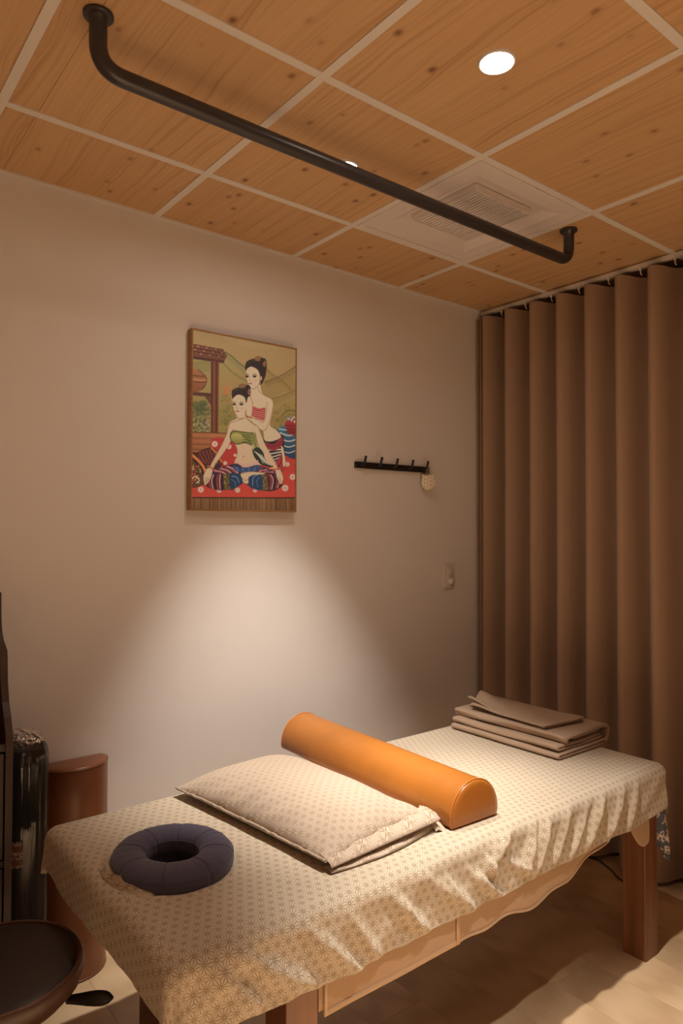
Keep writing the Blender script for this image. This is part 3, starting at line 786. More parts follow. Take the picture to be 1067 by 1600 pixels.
def small(name, quad, z0, par, sd, peaks):
    n = 40; V = []
    q = [A(p_) for p_ in quad]
    for i in range(n):
        for j in range(n):
            a, b = i/(n-1), j/(n-1)
            x, y = (1-a)*(1-b)*q[0]+a*(1-b)*q[1]+a*b*q[2]+(1-a)*b*q[3]
            z = z0+.004*float(vnoise(x*14+sd, y*14))+.0045*math.sin(a*5+b*2+sd)*b
            for (pa_, pb_, h_, s_p) in peaks: z += h_*math.exp(-(((a-pa_)**2+(b-pb_)**2)/s_p**2))
            V.append((x, y, z))
    th = .0052; V2 = [(a, b, c-th) for a, b, c in V]; k = n*n
    Fs = grid_faces(n, n); Fs += [tuple(reversed([i+k for i in f])) for f in Fs]
    pr = [i*n for i in range(n)]+[(n-1)*n+j for j in range(1, n)]+[i*n+n-1 for i in range(n-2, -1, -1)]+[j for j in range(n-2, 0, -1)]
    for i in range(len(pr)): a, b = pr[i], pr[(i+1) % len(pr)]; Fs.append((a, a+k, b+k, b))
    o = mesh_obj(name, V+V2, Fs, M['towel'], par); fix_normals(o); return o
zt0 = b_+.082
small('under_layer', [(1.742, -.835), (1.945, -.865), (1.965, -.40), (1.765, -.45)], zt0+.002, tw2, 1, [(0.05, 1.0, .036, .30)])
small('upper_layer', [(1.735, -.840), (1.935, -.875), (1.955, -.42), (1.750, -.475)], zt0+.009, tw2, 3, [(0.45, 1.0, .036, .24), (0, .9, .010, .2), (.95, .05, .006, .15)])

# ------------------------------------------------------------------ painting
PXL, PXR, PZB, PZT, PT = .731, 1.201, 1.497, 2.169, .034
pic = thing('painting', 'framed colourful painting of two seated women in sarongs hanging on the wall', 'painting', ((PXL+PXR)/2, 0, PZB))
t = NT('frame_wood'); n = t.noise(t.coord('Object', scale=(5, 5, 60)), 1, 3)
M['frame'] = t.out(t.ramp(n, [(.3, (.30, .145, .05)), (.7, (.40, .21, .08))]), .45)
FW = .006
for b in ((PXL, PXR, -PT, -.001, PZT-FW, PZT), (PXL, PXR, -PT, -.001, PZB, PZB+FW), (PXL, PXL+FW, -PT, -.001, PZB+FW, PZT-FW), (PXR-FW, PXR, -PT, -.001, PZB+FW, PZT-FW)):
    mesh_obj('frame', *box_geo(*b, .0008, 1), M['frame'], pic, False)
CWn, CHn = 290, 410; SS = 2
W_, H_ = CWn*SS, CHn*SS
img = np.zeros((H_, W_, 3))
# photograph crop coordinates -> canvas coordinates (a plane homography)
src = [(100, 66), (888, 216), (884, 1458), (97, 1438)]; dst = [(0, 0), (1, 0), (1, 1), (0, 1)]
Am = []; bv = []
for (x, y), (u, v) in zip(src, dst):
    Am += [[x, y, 1, 0, 0, 0, -u*x, -u*y], [0, 0, 0, x, y, 1, -v*x, -v*y]]; bv += [u, v]
hh = np.append(np.linalg.solve(np.array(Am, float), np.array(bv, float)), 1).reshape(3, 3)
def hm(P):
    P = np.asarray(P, float); q = np.c_[P, np.ones(len(P))]@hh.T; return q[:, :2]/q[:, 2:3]*[W_, H_]
def spl(P, closed=True, n=8):
    P = np.asarray(P, float); m = len(P); o = []
    rngi = range(m) if closed else range(m-1)
    for i in rngi:
        if closed: a, b, c_, d_ = P[(i-1) % m], P[i], P[(i+1) % m], P[(i+2) % m]
        else: a, b, c_, d_ = P[max(i-1, 0)], P[i], P[i+1], P[min(i+2, m-1)]
        for k in range(n):
            t = k/n; o.append(.5*((2*b)+(-a+c_)*t+(2*a-5*b+4*c_-d_)*t*t+(-a+3*b-3*c_+d_)*t**3))
    if not closed: o.append(P[-1])
    return np.array(o)
def inside(Q):
    x0, y0 = np.floor(Q.min(0)).astype(int); x1, y1 = np.ceil(Q.max(0)).astype(int)
    x0, y0 = max(x0, 0), max(y0, 0); x1, y1 = min(x1, W_), min(y1, H_)
    if x1 <= x0 or y1 <= y0: return None
    gx, gy = np.meshgrid(np.arange(x0, x1)+.5, np.arange(y0, y1)+.5); c_ = np.zeros(gx.shape, bool)
    xj, yj = Q[-1]
    for xi, yi in Q:
        if yi != yj:
            k = ((yi > gy) != (yj > gy)) & (gx < (xj-xi)*(gy-yi)/(yj-yi)+xi); c_ ^= k
        xj, yj = xi, yi
    return x0, y0, x1, y1, c_, gx, gy
def fill(P, col, smooth=True, col2=None, vert=True, stripes=None, al=1.0):
    Q = hm(spl(P)) if smooth else hm(P)
    r_ = inside(Q)
    if r_ is None: return
    x0, y0, x1, y1, c_, gx, gy = r_
    col = np.array(col, float)
    if col2 is not None:
        t = (gy-Q[:, 1].min())/max(1, np.ptp(Q[:, 1])) if vert else (gx-Q[:, 0].min())/max(1, np.ptp(Q[:, 0]))
        C_ = col+(np.array(col2, float)-col)*t[..., None]
    else: C_ = np.broadcast_to(col, gx.shape+(3,)).copy()
    if stripes is not None:
        (dx, dy), per_, colb, duty = stripes
        ph = np.mod((gx*dx+gy*dy)/per_, 1); C_ = np.where((ph < duty)[..., None], np.array(colb, float), C_)
    reg = img[y0:y1, x0:x1]; reg[c_] = reg[c_]*(1-al)+C_[c_]*al
def line(P, col, wd=2.0, smooth=True, closed=False, al=.9, taper=False):
    Q = hm(spl(P, closed)) if smooth else hm(P)
    if closed: Q = np.vstack([Q, Q[:1]])
    wd *= .37*SS
    x0, y0 = np.floor(Q.min(0)-wd-2).astype(int); x1, y1 = np.ceil(Q.max(0)+wd+2).astype(int)
    x0, y0 = max(x0, 0), max(y0, 0); x1, y1 = min(x1, W_), min(y1, H_)
    if x1 <= x0 or y1 <= y0: return
    gx, gy = np.meshgrid(np.arange(x0, x1)+.5, np.arange(y0, y1)+.5); best = np.full(gx.shape, 1e9)
    N = len(Q)-1
    for i in range(N):
        a, b = Q[i], Q[i+1]; ab = b-a; L2 = ab@ab+1e-9
        t = np.clip(((gx-a[0])*ab[0]+(gy-a[1])*ab[1])/L2, 0, 1)
        dd = np.hypot(gx-a[0]-t*ab[0], gy-a[1]-t*ab[1])
        if taper: dd = dd/(.15+.85*math.sin(PI*(i+.5)/N))
        best = np.minimum(best, dd)
    k = np.clip(wd/2-best+.5, 0, 1)[..., None]*al
    img[y0:y1, x0:x1] = img[y0:y1, x0:x1]*(1-k)+np.array(col, float)*k
def ell(cx_, cy_, a, b, col, rot=0, al=1.0, col2=None):
    P = [(cx_+a*math.cos(t)*math.cos(rot)-b*math.sin(t)*math.sin(rot), cy_+a*math.cos(t)*math.sin(rot)+b*math.sin(t)*math.cos(rot)) for t in np.linspace(0, 2*PI, 18, endpoint=False)]
    fill(P, col, False, col2, al=al)
def dabs(region, cols, n, sz, al=.7, seed=1):
    rg = np.random.default_rng(seed); x0, x1, y0, y1 = region
    for i in range(n):
        x, y = rg.uniform(x0, x1), rg.uniform(y0, y1); s = sz*rg.uniform(.5, 1.4); ell(x, y, s, s*rg.uniform(.4, 1), cols[rg.integers(len(cols))], rg.uniform(0, 3), al)
SKY = (152, 112, 70); SK = (192, 140, 105); SKs = (170, 114, 82); OUT = (105, 62, 40); HAIR = (45, 32, 28)
fill([(60, 30), (930, 30), (930, 900), (60, 900)], (146, 108, 68), False, (150, 106, 56))
# hills
fill([(60, 330), (150, 300), (240, 310), (350, 240), (430, 290), (540, 390), (620, 480), (640, 900), (60, 900)], (140, 110, 62), True, (128, 96, 46))
fill([(60, 340), (120, 315), (235, 310), (240, 380), (60, 400)], (112, 96, 52), True, al=.5)
fill([(600, 420), (670, 365), (740, 435), (850, 372), (930, 320), (930, 900), (600, 900)], (140, 102, 56), True, (130, 98, 50))
fill([(700, 600), (760, 560), (880, 520), (930, 500), (930, 900), (640, 900), (650, 650)], (146, 110, 60), True, (122, 92, 44))
line([(345, 238), (400, 275), (450, 320), (500, 360), (545, 410)], (62, 62, 40), 9, al=.7)
line([(330, 320), (390, 385), (440, 420), (520, 470)], (92, 80, 48), 12, al=.5)
line([(665, 368), (720, 415), (800, 470), (850, 525)], (95, 68, 40), 7, al=.6)
line([(892, 345), (800, 405), (730, 440), (650, 470)], (85, 62, 38), 9, al=.6)
line([(892, 522), (820, 560), (740, 590), (700, 602)], (92, 68, 40), 8, al=.6)
line([(740, 440), (690, 470), (650, 480)], (110, 80, 46), 12, al=.4)
for P_, c_, w_ in (([(892, 375), (800, 430), (740, 462), (670, 490)], (112, 80, 46), 40), ([(680, 392), (740, 445), (820, 500), (860, 545)], (118, 86, 48), 34), ([(888, 545), (820, 582), (745, 610), (705, 622)], (116, 84, 46), 34), ([(350, 268), (420, 320), (500, 392), (545, 440)], (110, 94, 56), 46), ([(120, 330), (200, 322), (240, 330)], (112, 94, 50), 22)):
    line(P_, c_, w_, al=.16); line(P_, c_, w_*.7, al=.14); line(P_, c_, w_*.4, al=.14)
ell(600, 150, 260, 60, (158, 116, 74), .1, .35); ell(300, 130, 160, 40, (140, 100, 62), .1, .3)
# foliage
dabs((310, 480, 560, 850), [(120, 98, 44), (98, 88, 42), (140, 116, 60), (84, 72, 36)], 150, 11, .35, 2)
for k in range(9):
    a = -2.6+k*.27
    line([(350, 800), (350+60*math.cos(a), 800+95*math.sin(a)), (350+105*math.cos(a), 800+120*math.sin(a))], (88, 78, 34), 5, al=.55)
    line([(345, 700), (345+45*math.cos(a), 700+40*math.sin(a)), (345+85*math.cos(a), 690+60*math.sin(a))], (104, 88, 38), 4, al=.45)
for k in range(40):
    rg = np.random.default_rng(50+k); x, y = rg.normal(365, 26), rg.normal(545, 48); a = rg.uniform(0, PI)
    line([(x, y), (x+20*math.cos(a), y-20*math.sin(a))], (172, 84, 48), 6, al=.6, smooth=False)
for k in range(14):
    rg = np.random.default_rng(90+k); x, y = rg.normal(420, 50), rg.normal(450, 18); line([(x, y), (x+18, y+rg.uniform(-12, 12))], (160, 88, 56), 6, al=.4, smooth=False)
dabs((98, 232, 620, 860), [(74, 74, 40), (58, 60, 34), (110, 98, 56), (96, 88, 52)], 190, 12, .5, 3)
dabs((98, 225, 760, 850), [(170, 140, 108), (150, 110, 88), (52, 54, 32)], 60, 6, .7, 4)
dabs((180, 236, 620, 760), [(160, 88, 52)], 24, 7, .35, 5)
dabs((120, 200, 620, 720), [(66, 66, 38), (84, 80, 46)], 60, 12, .5, 6)
dabs((700, 885, 640, 860), [(110, 88, 42), (92, 76, 38), (140, 112, 60)], 120, 10, .4, 7)
line([(790, 720), (830, 690), (885, 690)], (80, 66, 32), 8, al=.6); line([(740, 780), (760, 740), (790, 760), (775, 800)], (84, 68, 34), 5, al=.6)
line([(800, 740), (850, 715), (885, 730)], (80, 66, 32), 6, al=.6)
# pavilion
fill([(97, 178), (200, 195), (330, 222), (362, 270), (345, 298), (97, 262)], (96, 50, 34), False)
for rw in range(3):
    for k in range(7):
        x = 105+k*34+rw*12; y = 192+rw*26+(x-97)*.13
        if x < 330: ell(x, y, 12, 8, (158, 96, 62) if (k+rw) % 2 else (120, 62, 42), .15, .85)
for dy in (0, 28, 54): line([(97, 180+dy), (335, 222+dy)], (56, 28, 22), 5, False)
fill([(97, 262), (345, 298), (335, 326), (97, 292)], (74, 38, 30), False); line([(97, 265), (345, 300)], (120, 66, 44), 4, False)
fill([(238, 305), (300, 312), (296, 862), (240, 862)], (92, 46, 32), False)
for x, c_ in ((246, (56, 26, 22)), (262, (140, 74, 42)), (270, (108, 52, 34)), (284, (58, 28, 24)), (292, (120, 62, 40))): line([(x, 318), (x, 858)], c_, 6, False, al=.7)
fill([(97, 545), (240, 556), (240, 585), (97, 572)], (78, 42, 32), False); fill([(185, 572), (240, 584), (240, 650)], (90, 50, 34), False)
fill([(95, 380), (140, 375), (190, 420), (206, 455), (190, 500), (160, 535), (95, 540)], (146, 86, 48), True, (116, 60, 36))
line([(95, 418), (150, 425), (190, 425)], (70, 38, 26), 6); line([(95, 448), (160, 455), (205, 455)], (176, 112, 64), 7); line([(95, 470), (160, 474), (200, 468)], (66, 34, 24), 4)
line([(140, 375), (192, 420), (206, 455), (190, 505), (165, 530)], (60, 32, 24), 5)
# low wall of boards
fill([(95, 852), (400, 862), (400, 1010), (95, 1010)], (150, 82, 46), False, (128, 70, 40))
for y in (900, 945, 985): line([(95, y), (390, y+8)], (84, 42, 28), 4, False, al=.7)
for y in (875, 922, 965, 1000): line([(100, y), (380, y+7)], (176, 104, 60), 3, False, al=.5)
line([(95, 854), (400, 864)], (70, 36, 26), 5, False)
# red mat and cushions
RED = (168, 48, 38)
fill([(85, 1200), (300, 1110), (600, 1040), (900, 1030), (900, 1352), (85, 1352)], RED, False, (176, 54, 40))
fill([(255, 905), (345, 900), (430, 950), (445, 1060), (330, 1120), (240, 1040), (235, 960)], (160, 44, 36), True)
fill([(85, 1045), (130, 1010), (235, 970), (290, 1000), (330, 1090), (260, 1190), (190, 1250), (85, 1262)], (60, 32, 28), True)
for k in range(6):
    line([(150+k*26, 1005-k*6), (175+k*26, 1050-k*2), (205+k*22, 1095+k)], (150, 48, 38), 5)
    line([(165+k*26, 1000-k*6), (150+k*24, 1050), (190+k*20, 1085)], (128, 60, 44), 3, False)
line([(100, 1030), (150, 1075), (190, 1130), (205, 1190), (200, 1245)], (196, 104, 46), 18)
line([(245, 975), (290, 1020), (325, 1080)], (190, 96, 44), 12)
fill([(85, 1060), (120, 1090), (160, 1140), (178, 1200), (172, 1250), (85, 1258)], (80, 54, 34), True)
dabs((95, 165, 1100, 1245), [(170, 128, 70), (60, 34, 26), (190, 60, 44)], 60, 7, .9, 8)
line([(97, 1215), (125, 1190), (155, 1222), (130, 1240)], (186, 160, 120), 6)
def flower(x, y, s=16):
    for k in range(8): ell(x+s*.62*math.cos(k*PI/4), y+s*.62*math.sin(k*PI/4), s*.42, s*.30, (206, 150, 140), k*PI/4)
    ell(x, y, s*.22, s*.22, (170, 60, 50))
for x, y, s in ((270, 945, 24), (378, 965, 20), (350, 1090, 15), (165, 1292, 24), (305, 1300, 18), (445, 1297, 20), (578, 1300, 16), (808, 1282, 26), (865, 1197, 24), (825, 1100, 18), (425, 1030, 12)): flower(x, y, s)
line([(92, 1345), (888, 1356)], (205, 70, 52), 8, False, al=.6)
# bamboo edge
fill([(85, 1352), (900, 1358), (900, 1475), (85, 1455)], (112, 70, 40), False, (88, 54, 32))
rg = np.random.default_rng(3)
for x in range(98, 890, 9):
    c_ = [(150, 98, 56), (66, 40, 28), (124, 78, 44), (90, 54, 34)][rg.integers(4)]
    line([(x+rg.uniform(-3, 6), 1358), (x+rg.uniform(-5, 5), 1452+x*.02)], c_, rg.uniform(2, 6), False, al=.7)
line([(92, 1352), (888, 1358)], (50, 26, 22), 8, False)
# jars at right
fill([(745, 830), (900, 815), (900, 1040), (820, 1038), (770, 960)], (56, 84, 100), True, (34, 50, 66))
for k in range(4): line([(770, 858+k*42), (830, 880+k*44), (890, 868+k*42)], (190, 180, 165), 9-k)
line([(760, 830), (830, 838), (890, 830)], (150, 160, 160), 10)
fill([(805, 790), (830, 765), (900, 765), (900, 870), (840, 868), (820, 840)], (156, 42, 38), True, (120, 32, 32))
for y in (800, 825, 850): line([(812, y), (850, y+6), (890, y)], (70, 26, 26), 5)
dabs((820, 885, 735, 775), [(150, 140, 150), (110, 90, 110), (190, 170, 160)], 16, 8, .8, 9)
# ---- woman behind
fill([(650, 900), (780, 870), (800, 960), (812, 1090), (780, 1160), (700, 1120), (600, 1090), (560, 1010), (590, 960)], (42, 34, 34), True)
for k in range(6): line([(590+k*6, 985+k*28), (680, 990+k*30), (790-k*2, 985+k*18)], (186, 170, 150), 10-k, al=.9)
fill([(650, 935), (720, 945), (782, 890), (785, 945), (740, 990), (680, 985)], (132, 40, 42), True)
line([(655, 950), (720, 965), (780, 925)], (70, 22, 26), 4)
fill([(760, 1050), (795, 1000), (812, 1110), (790, 1150), (730, 1180), (720, 1120)], (148, 44, 44), True)
line([(745, 1150), (775, 1080), (790, 1020)], (60, 24, 26), 5)
fill([(776, 960), (796, 985), (812, 1080), (806, 1118), (792, 1110), (786, 1040)], SK, True); line([(796, 985), (812, 1080), (806, 1118)], OUT, 3)
fill([(540, 500), (610, 490), (622, 530), (645, 570), (700, 600), (714, 640), (706, 720), (690, 800), (740, 840), (775, 880), (760, 905), (700, 925), (650, 915), (640, 850), (600, 800), (560, 770), (540, 640)], SK, True)
fill([(505, 350), (560, 330), (612, 370), (614, 440), (600, 500), (560, 522), (530, 500), (508, 440)], SK, True)
fill([(556, 660), (610, 672), (655, 668), (652, 720), (640, 765), (590, 750), (556, 735)], (168, 66, 56), True)
for k in range(5): line([(558, 672+k*18), (600, 690+k*15), (652, 672+k*16)], (104, 34, 34), 4)
for k in range(4): line([(560, 682+k*18), (600, 700+k*15), (648, 684+k*16)], (205, 120, 100), 3)
fill([(660, 620), (705, 600), (716, 650), (700, 730), (660, 840), (620, 835), (540, 760), (520, 735), (545, 725), (600, 760), (640, 775), (655, 720)], SK, True)
line([(648, 572), (700, 598), (716, 640), (706, 700), (690, 760), (655, 838), (615, 832), (560, 790), (520, 745)], OUT, 3)
line([(668, 625), (662, 700), (640, 775), (600, 765), (550, 735)], OUT, 3)
fill([(520, 590), (545, 590), (556, 660), (550, 730), (522, 730), (512, 680)], SK, True); line([(545, 592), (557, 660), (548, 728)], OUT, 3); line([(515, 735), (552, 742)], (150, 70, 50), 6)
fill([(500, 345), (515, 310), (560, 290), (620, 285), (655, 290), (666, 330), (660, 400), (645, 450), (622, 490), (616, 440), (608, 400), (590, 370), (545, 350), (512, 372), (506, 400)], HAIR, True)
ell(600, 288, 30, 20, (120, 74, 44)); ell(648, 325, 14, 26, (122, 70, 46)); ell(632, 300, 18, 18, HAIR); line([(520, 330), (560, 305), (610, 310)], (90, 70, 56), 3, al=.6)
ell(622, 440, 9, 17, SKs)
line([(614, 400), (612, 460), (600, 500), (600, 530), (640, 568)], OUT, 3); line([(508, 400), (512, 450), (530, 500), (560, 522), (590, 505)], OUT, 3)
def face(x, y, s, rot=0):
    # eyes, brows, nose and mouth at about x, y with size s
    for sx, wx in ((-.50, .8), (.42, 1.0)):
        line([(x+sx*s-.28*s*wx, y+.02*s), (x+sx*s, y-.06*s), (x+sx*s+.34*s*wx, y-.02*s)], (40, 26, 24), 7, taper=True)
        ell(x+sx*s+.02*s, y+.04*s, .17*s, .11*s, (34, 24, 22))
        line([(x+sx*s-.28*s*wx, y-.12*s), (x+sx*s, y-.28*s), (x+sx*s+.34*s*wx, y-.18*s)], (60, 34, 28), 4, taper=True)
    line([(x-.16*s, y+.05*s), (x-.20*s, y+.45*s), (x-.12*s, y+.58*s), (x+.02*s, y+.56*s)], (128, 76, 54), 3)
    ell(x-.08*s, y+.90*s, .24*s, .085*s, (165, 74, 64)); line([(x-.32*s, y+.88*s), (x-.08*s, y+.90*s), (x+.16*s, y+.88*s)], (104, 40, 36), 2.5)
    ell(x+.50*s, y+.55*s, .22*s, .16*s, (188, 116, 92), 0, .5)
face(545, 425, 62)
# ---- woman in front
fill([(395, 770), (450, 745), (505, 735), (560, 790), (600, 820), (625, 880), (660, 960), (720, 1060), (750, 1130), (735, 1150), (700, 1120), (640, 1040), (590, 960), (575, 985), (580, 1040), (612, 1100), (600, 1140), (440, 1130), (420, 1090), (440, 1010), (425, 950), (400, 915), (370, 960), (320, 1040), (270, 1110), (245, 1150), (235, 1120), (270, 1050), (320, 960), (355, 880), (375, 800)], SK, True, (186, 134, 98))
fill([(400, 560), (440, 540), (500, 560), (512, 620), (506, 680), (500, 745), (450, 755), (425, 710), (402, 640)], SK, True)
fill([(398, 555), (405, 530), (450, 510), (500, 505), (535, 530), (540, 580), (530, 640), (516, 640), (505, 620), (498, 590), (470, 570), (440, 568), (412, 590), (402, 600)], HAIR, True)
ell(480, 498, 32, 17, (118, 74, 46)); ell(520, 520, 22, 30, HAIR); ell(532, 545, 13, 24, (122, 66, 48)); line([(415, 545), (450, 522), (495, 525)], (92, 72, 58), 3, al=.6)
fill([(517, 600), (535, 580), (556, 620), (556, 690), (540, 735), (515, 725), (508, 680)], SK, True); line([(536, 580), (557, 625), (556, 690), (546, 730)], OUT, 3); line([(512, 730), (550, 745)], (128, 60, 44), 7)
face(446, 640, 60)
line([(402, 600), (404, 650), (425, 710), (455, 750), (485, 742)], OUT, 3); line([(505, 690), (504, 735), (540, 775), (600, 815), (640, 910), (740, 1110)], OUT, 3)
line([(500, 745), (440, 765), (385, 790), (360, 870), (300, 990), (235, 1110)], OUT, 3)
line([(405, 830), (412, 860), (398, 920), (340, 1010), (268, 1105)], OUT, 3); line([(430, 950), (442, 1010), (425, 1070)], OUT, 3); line([(555, 960), (560, 1010), (590, 1070)], OUT, 3)
ell(489, 1040, 4, 9, (140, 90, 62)); line([(490, 950), (492, 1010)], (176, 122, 88), 3, al=.6)
# top wrap
fill([(388, 860), (410, 845), (480, 852), (545, 862), (560, 905), (555, 950), (500, 940), (440, 945), (400, 925), (385, 890)], (118, 104, 48), True)
fill([(395, 880), (430, 862), (480, 880), (520, 912), (480, 930), (430, 938), (400, 915)], (160, 138, 70), True, (120, 100, 46))
fill([(545, 860), (580, 862), (592, 940), (600, 1010), (575, 990), (560, 940)], (126, 112, 54), True)
for k in range(4): line([(480, 870+k*20), (520, 880+k*16), (560, 872+k*24)], (52, 50, 30), 4)
line([(386, 888), (408, 846), (480, 853), (555, 862)], (48, 46, 28), 6); line([(386, 890), (400, 925), (440, 946), (500, 935), (550, 955)], (48, 46, 28), 6)
line([(480, 880), (520, 912), (548, 940)], (52, 50, 30), 4); line([(560, 865), (575, 930), (600, 1000)], (54, 50, 30), 4); line([(578, 865), (596, 940), (640, 1040)], (54, 50, 30), 4)
fill([(560, 990), (600, 970), (640, 1010), (660, 1080), (720, 1120), (640, 1110), (590, 1070), (565, 1030)], (44, 44, 34), True)
for k in range(4): line([(572+k*18, 1000+k*10), (610+k*18, 1040+k*14), (640+k*20, 1090+k*6)], (182, 170, 140), 6)
# belt sash
for k in range(4): line([(425+k*3, 1070+k*12), (500, 1098+k*10), (600, 1072+k*12)], (196, 132, 110), 7); line([(428+k*3, 1077+k*12), (500, 1104+k*10), (600, 1079+k*12)], (150, 84, 70), 2)
# crossed legs in striped cloth
fill([(380, 1105), (440, 1095), (500, 1125), (590, 1105), (640, 1120), (740, 1160), (790, 1210), (780, 1270), (700, 1305), (560, 1285), (490, 1240), (400, 1290), (260, 1290), (195, 1250), (215, 1180), (290, 1130)], (46, 40, 48), True)
STR = [(150, 52, 52), (186, 120, 110), (40, 30, 34)]
for k in range(9): line([(255+k*16, 1150-k*5), (310+k*14, 1160-k*4), (350+k*14, 1182-k*2)], STR[k % 3], 9)
for k in range(9): line([(730-k*16, 1165-k*6), (680-k*12, 1160-k*4), (640-k*8, 1168-k*4)], STR[k % 3], 8)
fill([(410, 1110), (500, 1130), (600, 1108), (620, 1130), (560, 1160), (500, 1165), (430, 1150)], (48, 60, 88), True)
for k in range(4): line([(430+k*50, 1120+k*2), (450+k*40, 1150)], (110, 128, 150), 4)
# left shin
fill([(205, 1235), (250, 1185), (340, 1175), (350, 1290), (260, 1288), (215, 1270)], (60, 32, 34), True)
for k in range(7): line([(245+k*17, 1182-k), (228+k*20, 1225), (240+k*18, 1285)], STR[k % 3], 9)
fill([(335, 1175), (385, 1172), (395, 1290), (345, 1292)], (92, 70, 38), False); dabs((342, 388, 1180, 1285), [(140, 108, 52), (50, 34, 26)], 30, 6, .8, 11)
fill([(385, 1172), (470, 1180), (490, 1235), (420, 1285), (392, 1288)], (34, 48, 68), True); line([(400, 1190), (440, 1200), (455, 1240)], (110, 130, 150), 5); line([(398, 1215), (425, 1235), (430, 1270)], (90, 108, 130), 4)
# right shin
fill([(650, 1172), (740, 1180), (785, 1225), (770, 1280), (660, 1300)], (60, 32, 34), True)
for k in range(6): line([(680+k*18, 1178+k*4), (700+k*16, 1220), (690+k*15, 1292-k*3)], STR[k % 3], 9)
fill([(612, 1170), (668, 1175), (680, 1295), (630, 1298)], (96, 74, 40), False); dabs((620, 672, 1180, 1290), [(140, 108, 52), (50, 34, 26)], 30, 6, .8, 12)
fill([(525, 1200), (570, 1172), (625, 1172), (632, 1290), (560, 1285), (528, 1250)], (36, 50, 72), True); line([(600, 1180), (565, 1200), (560, 1260)], (112, 134, 156), 5); line([(615, 1195), (592, 1225), (600, 1275)], (92, 110, 134), 4)
# feet
fill([(470, 1170), (540, 1155), (640, 1162), (640, 1176), (570, 1180), (530, 1200), (525, 1245), (490, 1238), (478, 1205)], SK, True)
line([(478, 1172), (540, 1156), (645, 1165)], OUT, 3); line([(480, 1205), (500, 1222), (525, 1215)], OUT, 3)
# hands and bracelets
fill([(215, 1130), (248, 1135), (250, 1170), (235, 1215), (205, 1255), (188, 1240), (184, 1190), (200, 1150)], SK, True); line([(200, 1150), (184, 1190), (190, 1245)], OUT, 3)
for k in range(3): line([(205+k*12, 1200), (198+k*10, 1248-k*10)], OUT, 2.5)
fill([(738, 1150), (772, 1145), (792, 1200), (788, 1245), (768, 1248), (750, 1210), (740, 1180)], SK, True); line([(774, 1148), (793, 1200), (786, 1248)], OUT, 3)
for k in range(2): line([(756+k*12, 1200), (768+k*10, 1242)], OUT, 2.5)
line([(216, 1118), (262, 1135)], (150, 78, 48), 9); line([(214, 1108), (266, 1124)], (190, 110, 66), 4); line([(722, 1140), (772, 1138)], (150, 78, 48), 9); line([(722, 1132), (770, 1128)], (190, 110, 66), 4)
# brush texture
img = img.reshape(CHn, SS, CWn, SS, 3).mean((1, 3))
gy_ = img.mean(-1, keepdims=True); img = gy_+(img-gy_)*.90; seen = lin(np.clip(img+rng.normal(0, 2.0, img.shape), 0, 255))
alb = seen/lin((148, 111, 85))*np.array((.76, .71, .68))[None, None]*.84*np.array((1.04, .92, .80))
alb = np.clip(alb, 0.005, .95)
gx_, gz_ = np.meshgrid(np.linspace(PXL+FW, PXR-FW, CWn), np.linspace(PZT-FW, PZB+FW, CHn))
relief = .0003*(img.mean(-1)/255)
V = np.stack([gx_, -PT+.0025-relief, gz_], -1).reshape(-1, 3)
t = NT('painted_canvas'); at = t.n('ShaderNodeAttribute', attribute_name='paint'); wv = t.noise(t.coord('Object'), 700, 2)
M['canvas'] = t.out(at.outputs['Color'], .55, t.bump(wv, .2, .0005))
cvs = mesh_obj('canvas', V, [tuple(reversed(f)) for f in grid_faces(CHn, CWn)], M['canvas'], pic)
ca = cvs.data.color_attributes.new('paint', 'FLOAT_COLOR', 'POINT')
ca.data.foreach_set('color', np.c_[alb.reshape(-1, 3), np.ones(CHn*CWn)].astype(np.float32).ravel())
fix = cvs

# ------------------------------------------------------------------ hook rail and charm
hr_ = thing('hook_rail', 'black wooden hook rail with five pegs on the wall right of the painting', 'rack', (1.76, 0, 1.70))
mesh_obj('board', *box_geo(1.532, 1.990, -.014, 0, 1.699, 1.727, .0015, 1), M['rail'], hr_, False)
for x in (1.562, 1.657, 1.753, 1.851, 1.949):
    pth = round_path([(x, -.012, 1.712), (x, -.036, 1.714), (x+.001, -.046, 1.751)], .012, 6)
    mesh_obj('peg', *tube_geo(pth, [.0055]*(len(pth)-1)+[.006], 12), M['rail'], hr_)
ch = thing('hanging_charm', 'round woven straw charm with two small ears hanging from the last peg', 'ornament', (1.962, -.03, 1.63))
cxm, czm, rm = 0.0, 0.0, .036
pts = []
for k in range(72):
    a = 2*PI*k/72+PI/2; rr0 = rm
    for ea in (PI/2-.66, PI/2+.66):
        dd = abs(math.atan2(math.sin(a-ea), math.cos(a-ea))); rr0 += .013*math.exp(-(dd/.19)**2)
    pts.append((cxm+rr0*math.cos(a), czm+rr0*math.sin(a)))
t = NT('woven_straw'); ck_ = t.n('ShaderNodeTexChecker'); t.l(t.coord('Object', rot=(0, .785, 0)), ck_.inputs[0]); ck_.inputs['Scale'].default_value = 80
ck_.inputs[1].default_value = (.80, .70, .54, 1); ck_.inputs[2].default_value = (.62, .51, .37, 1)
M['straw'] = t.out(ck_.outputs[0], .8)
rings_ = [(.0, .0045), (.80, .0045), (.95, .0035), (1.0, .0)]; V = []
for sg in (-1, 1):
    for (s, th) in (rings_ if sg < 0 else rings_[:-1][::-1]):
        for (a, b) in pts:
            a_, y_ = a*max(s, .001), sg*th      # turned a little towards the room
            V.append((1.956+.77*a_+.64*y_, -.040-.64*a_+.77*y_, 1.651+b*max(s, .001)))
dk = mesh_obj('woven_disc', V, grid_faces(7, 72, wrapv=True), M['straw'], ch); fix_normals(dk)
M['cord'] = plain('olive_cord', (.30, .30, .14), .8)
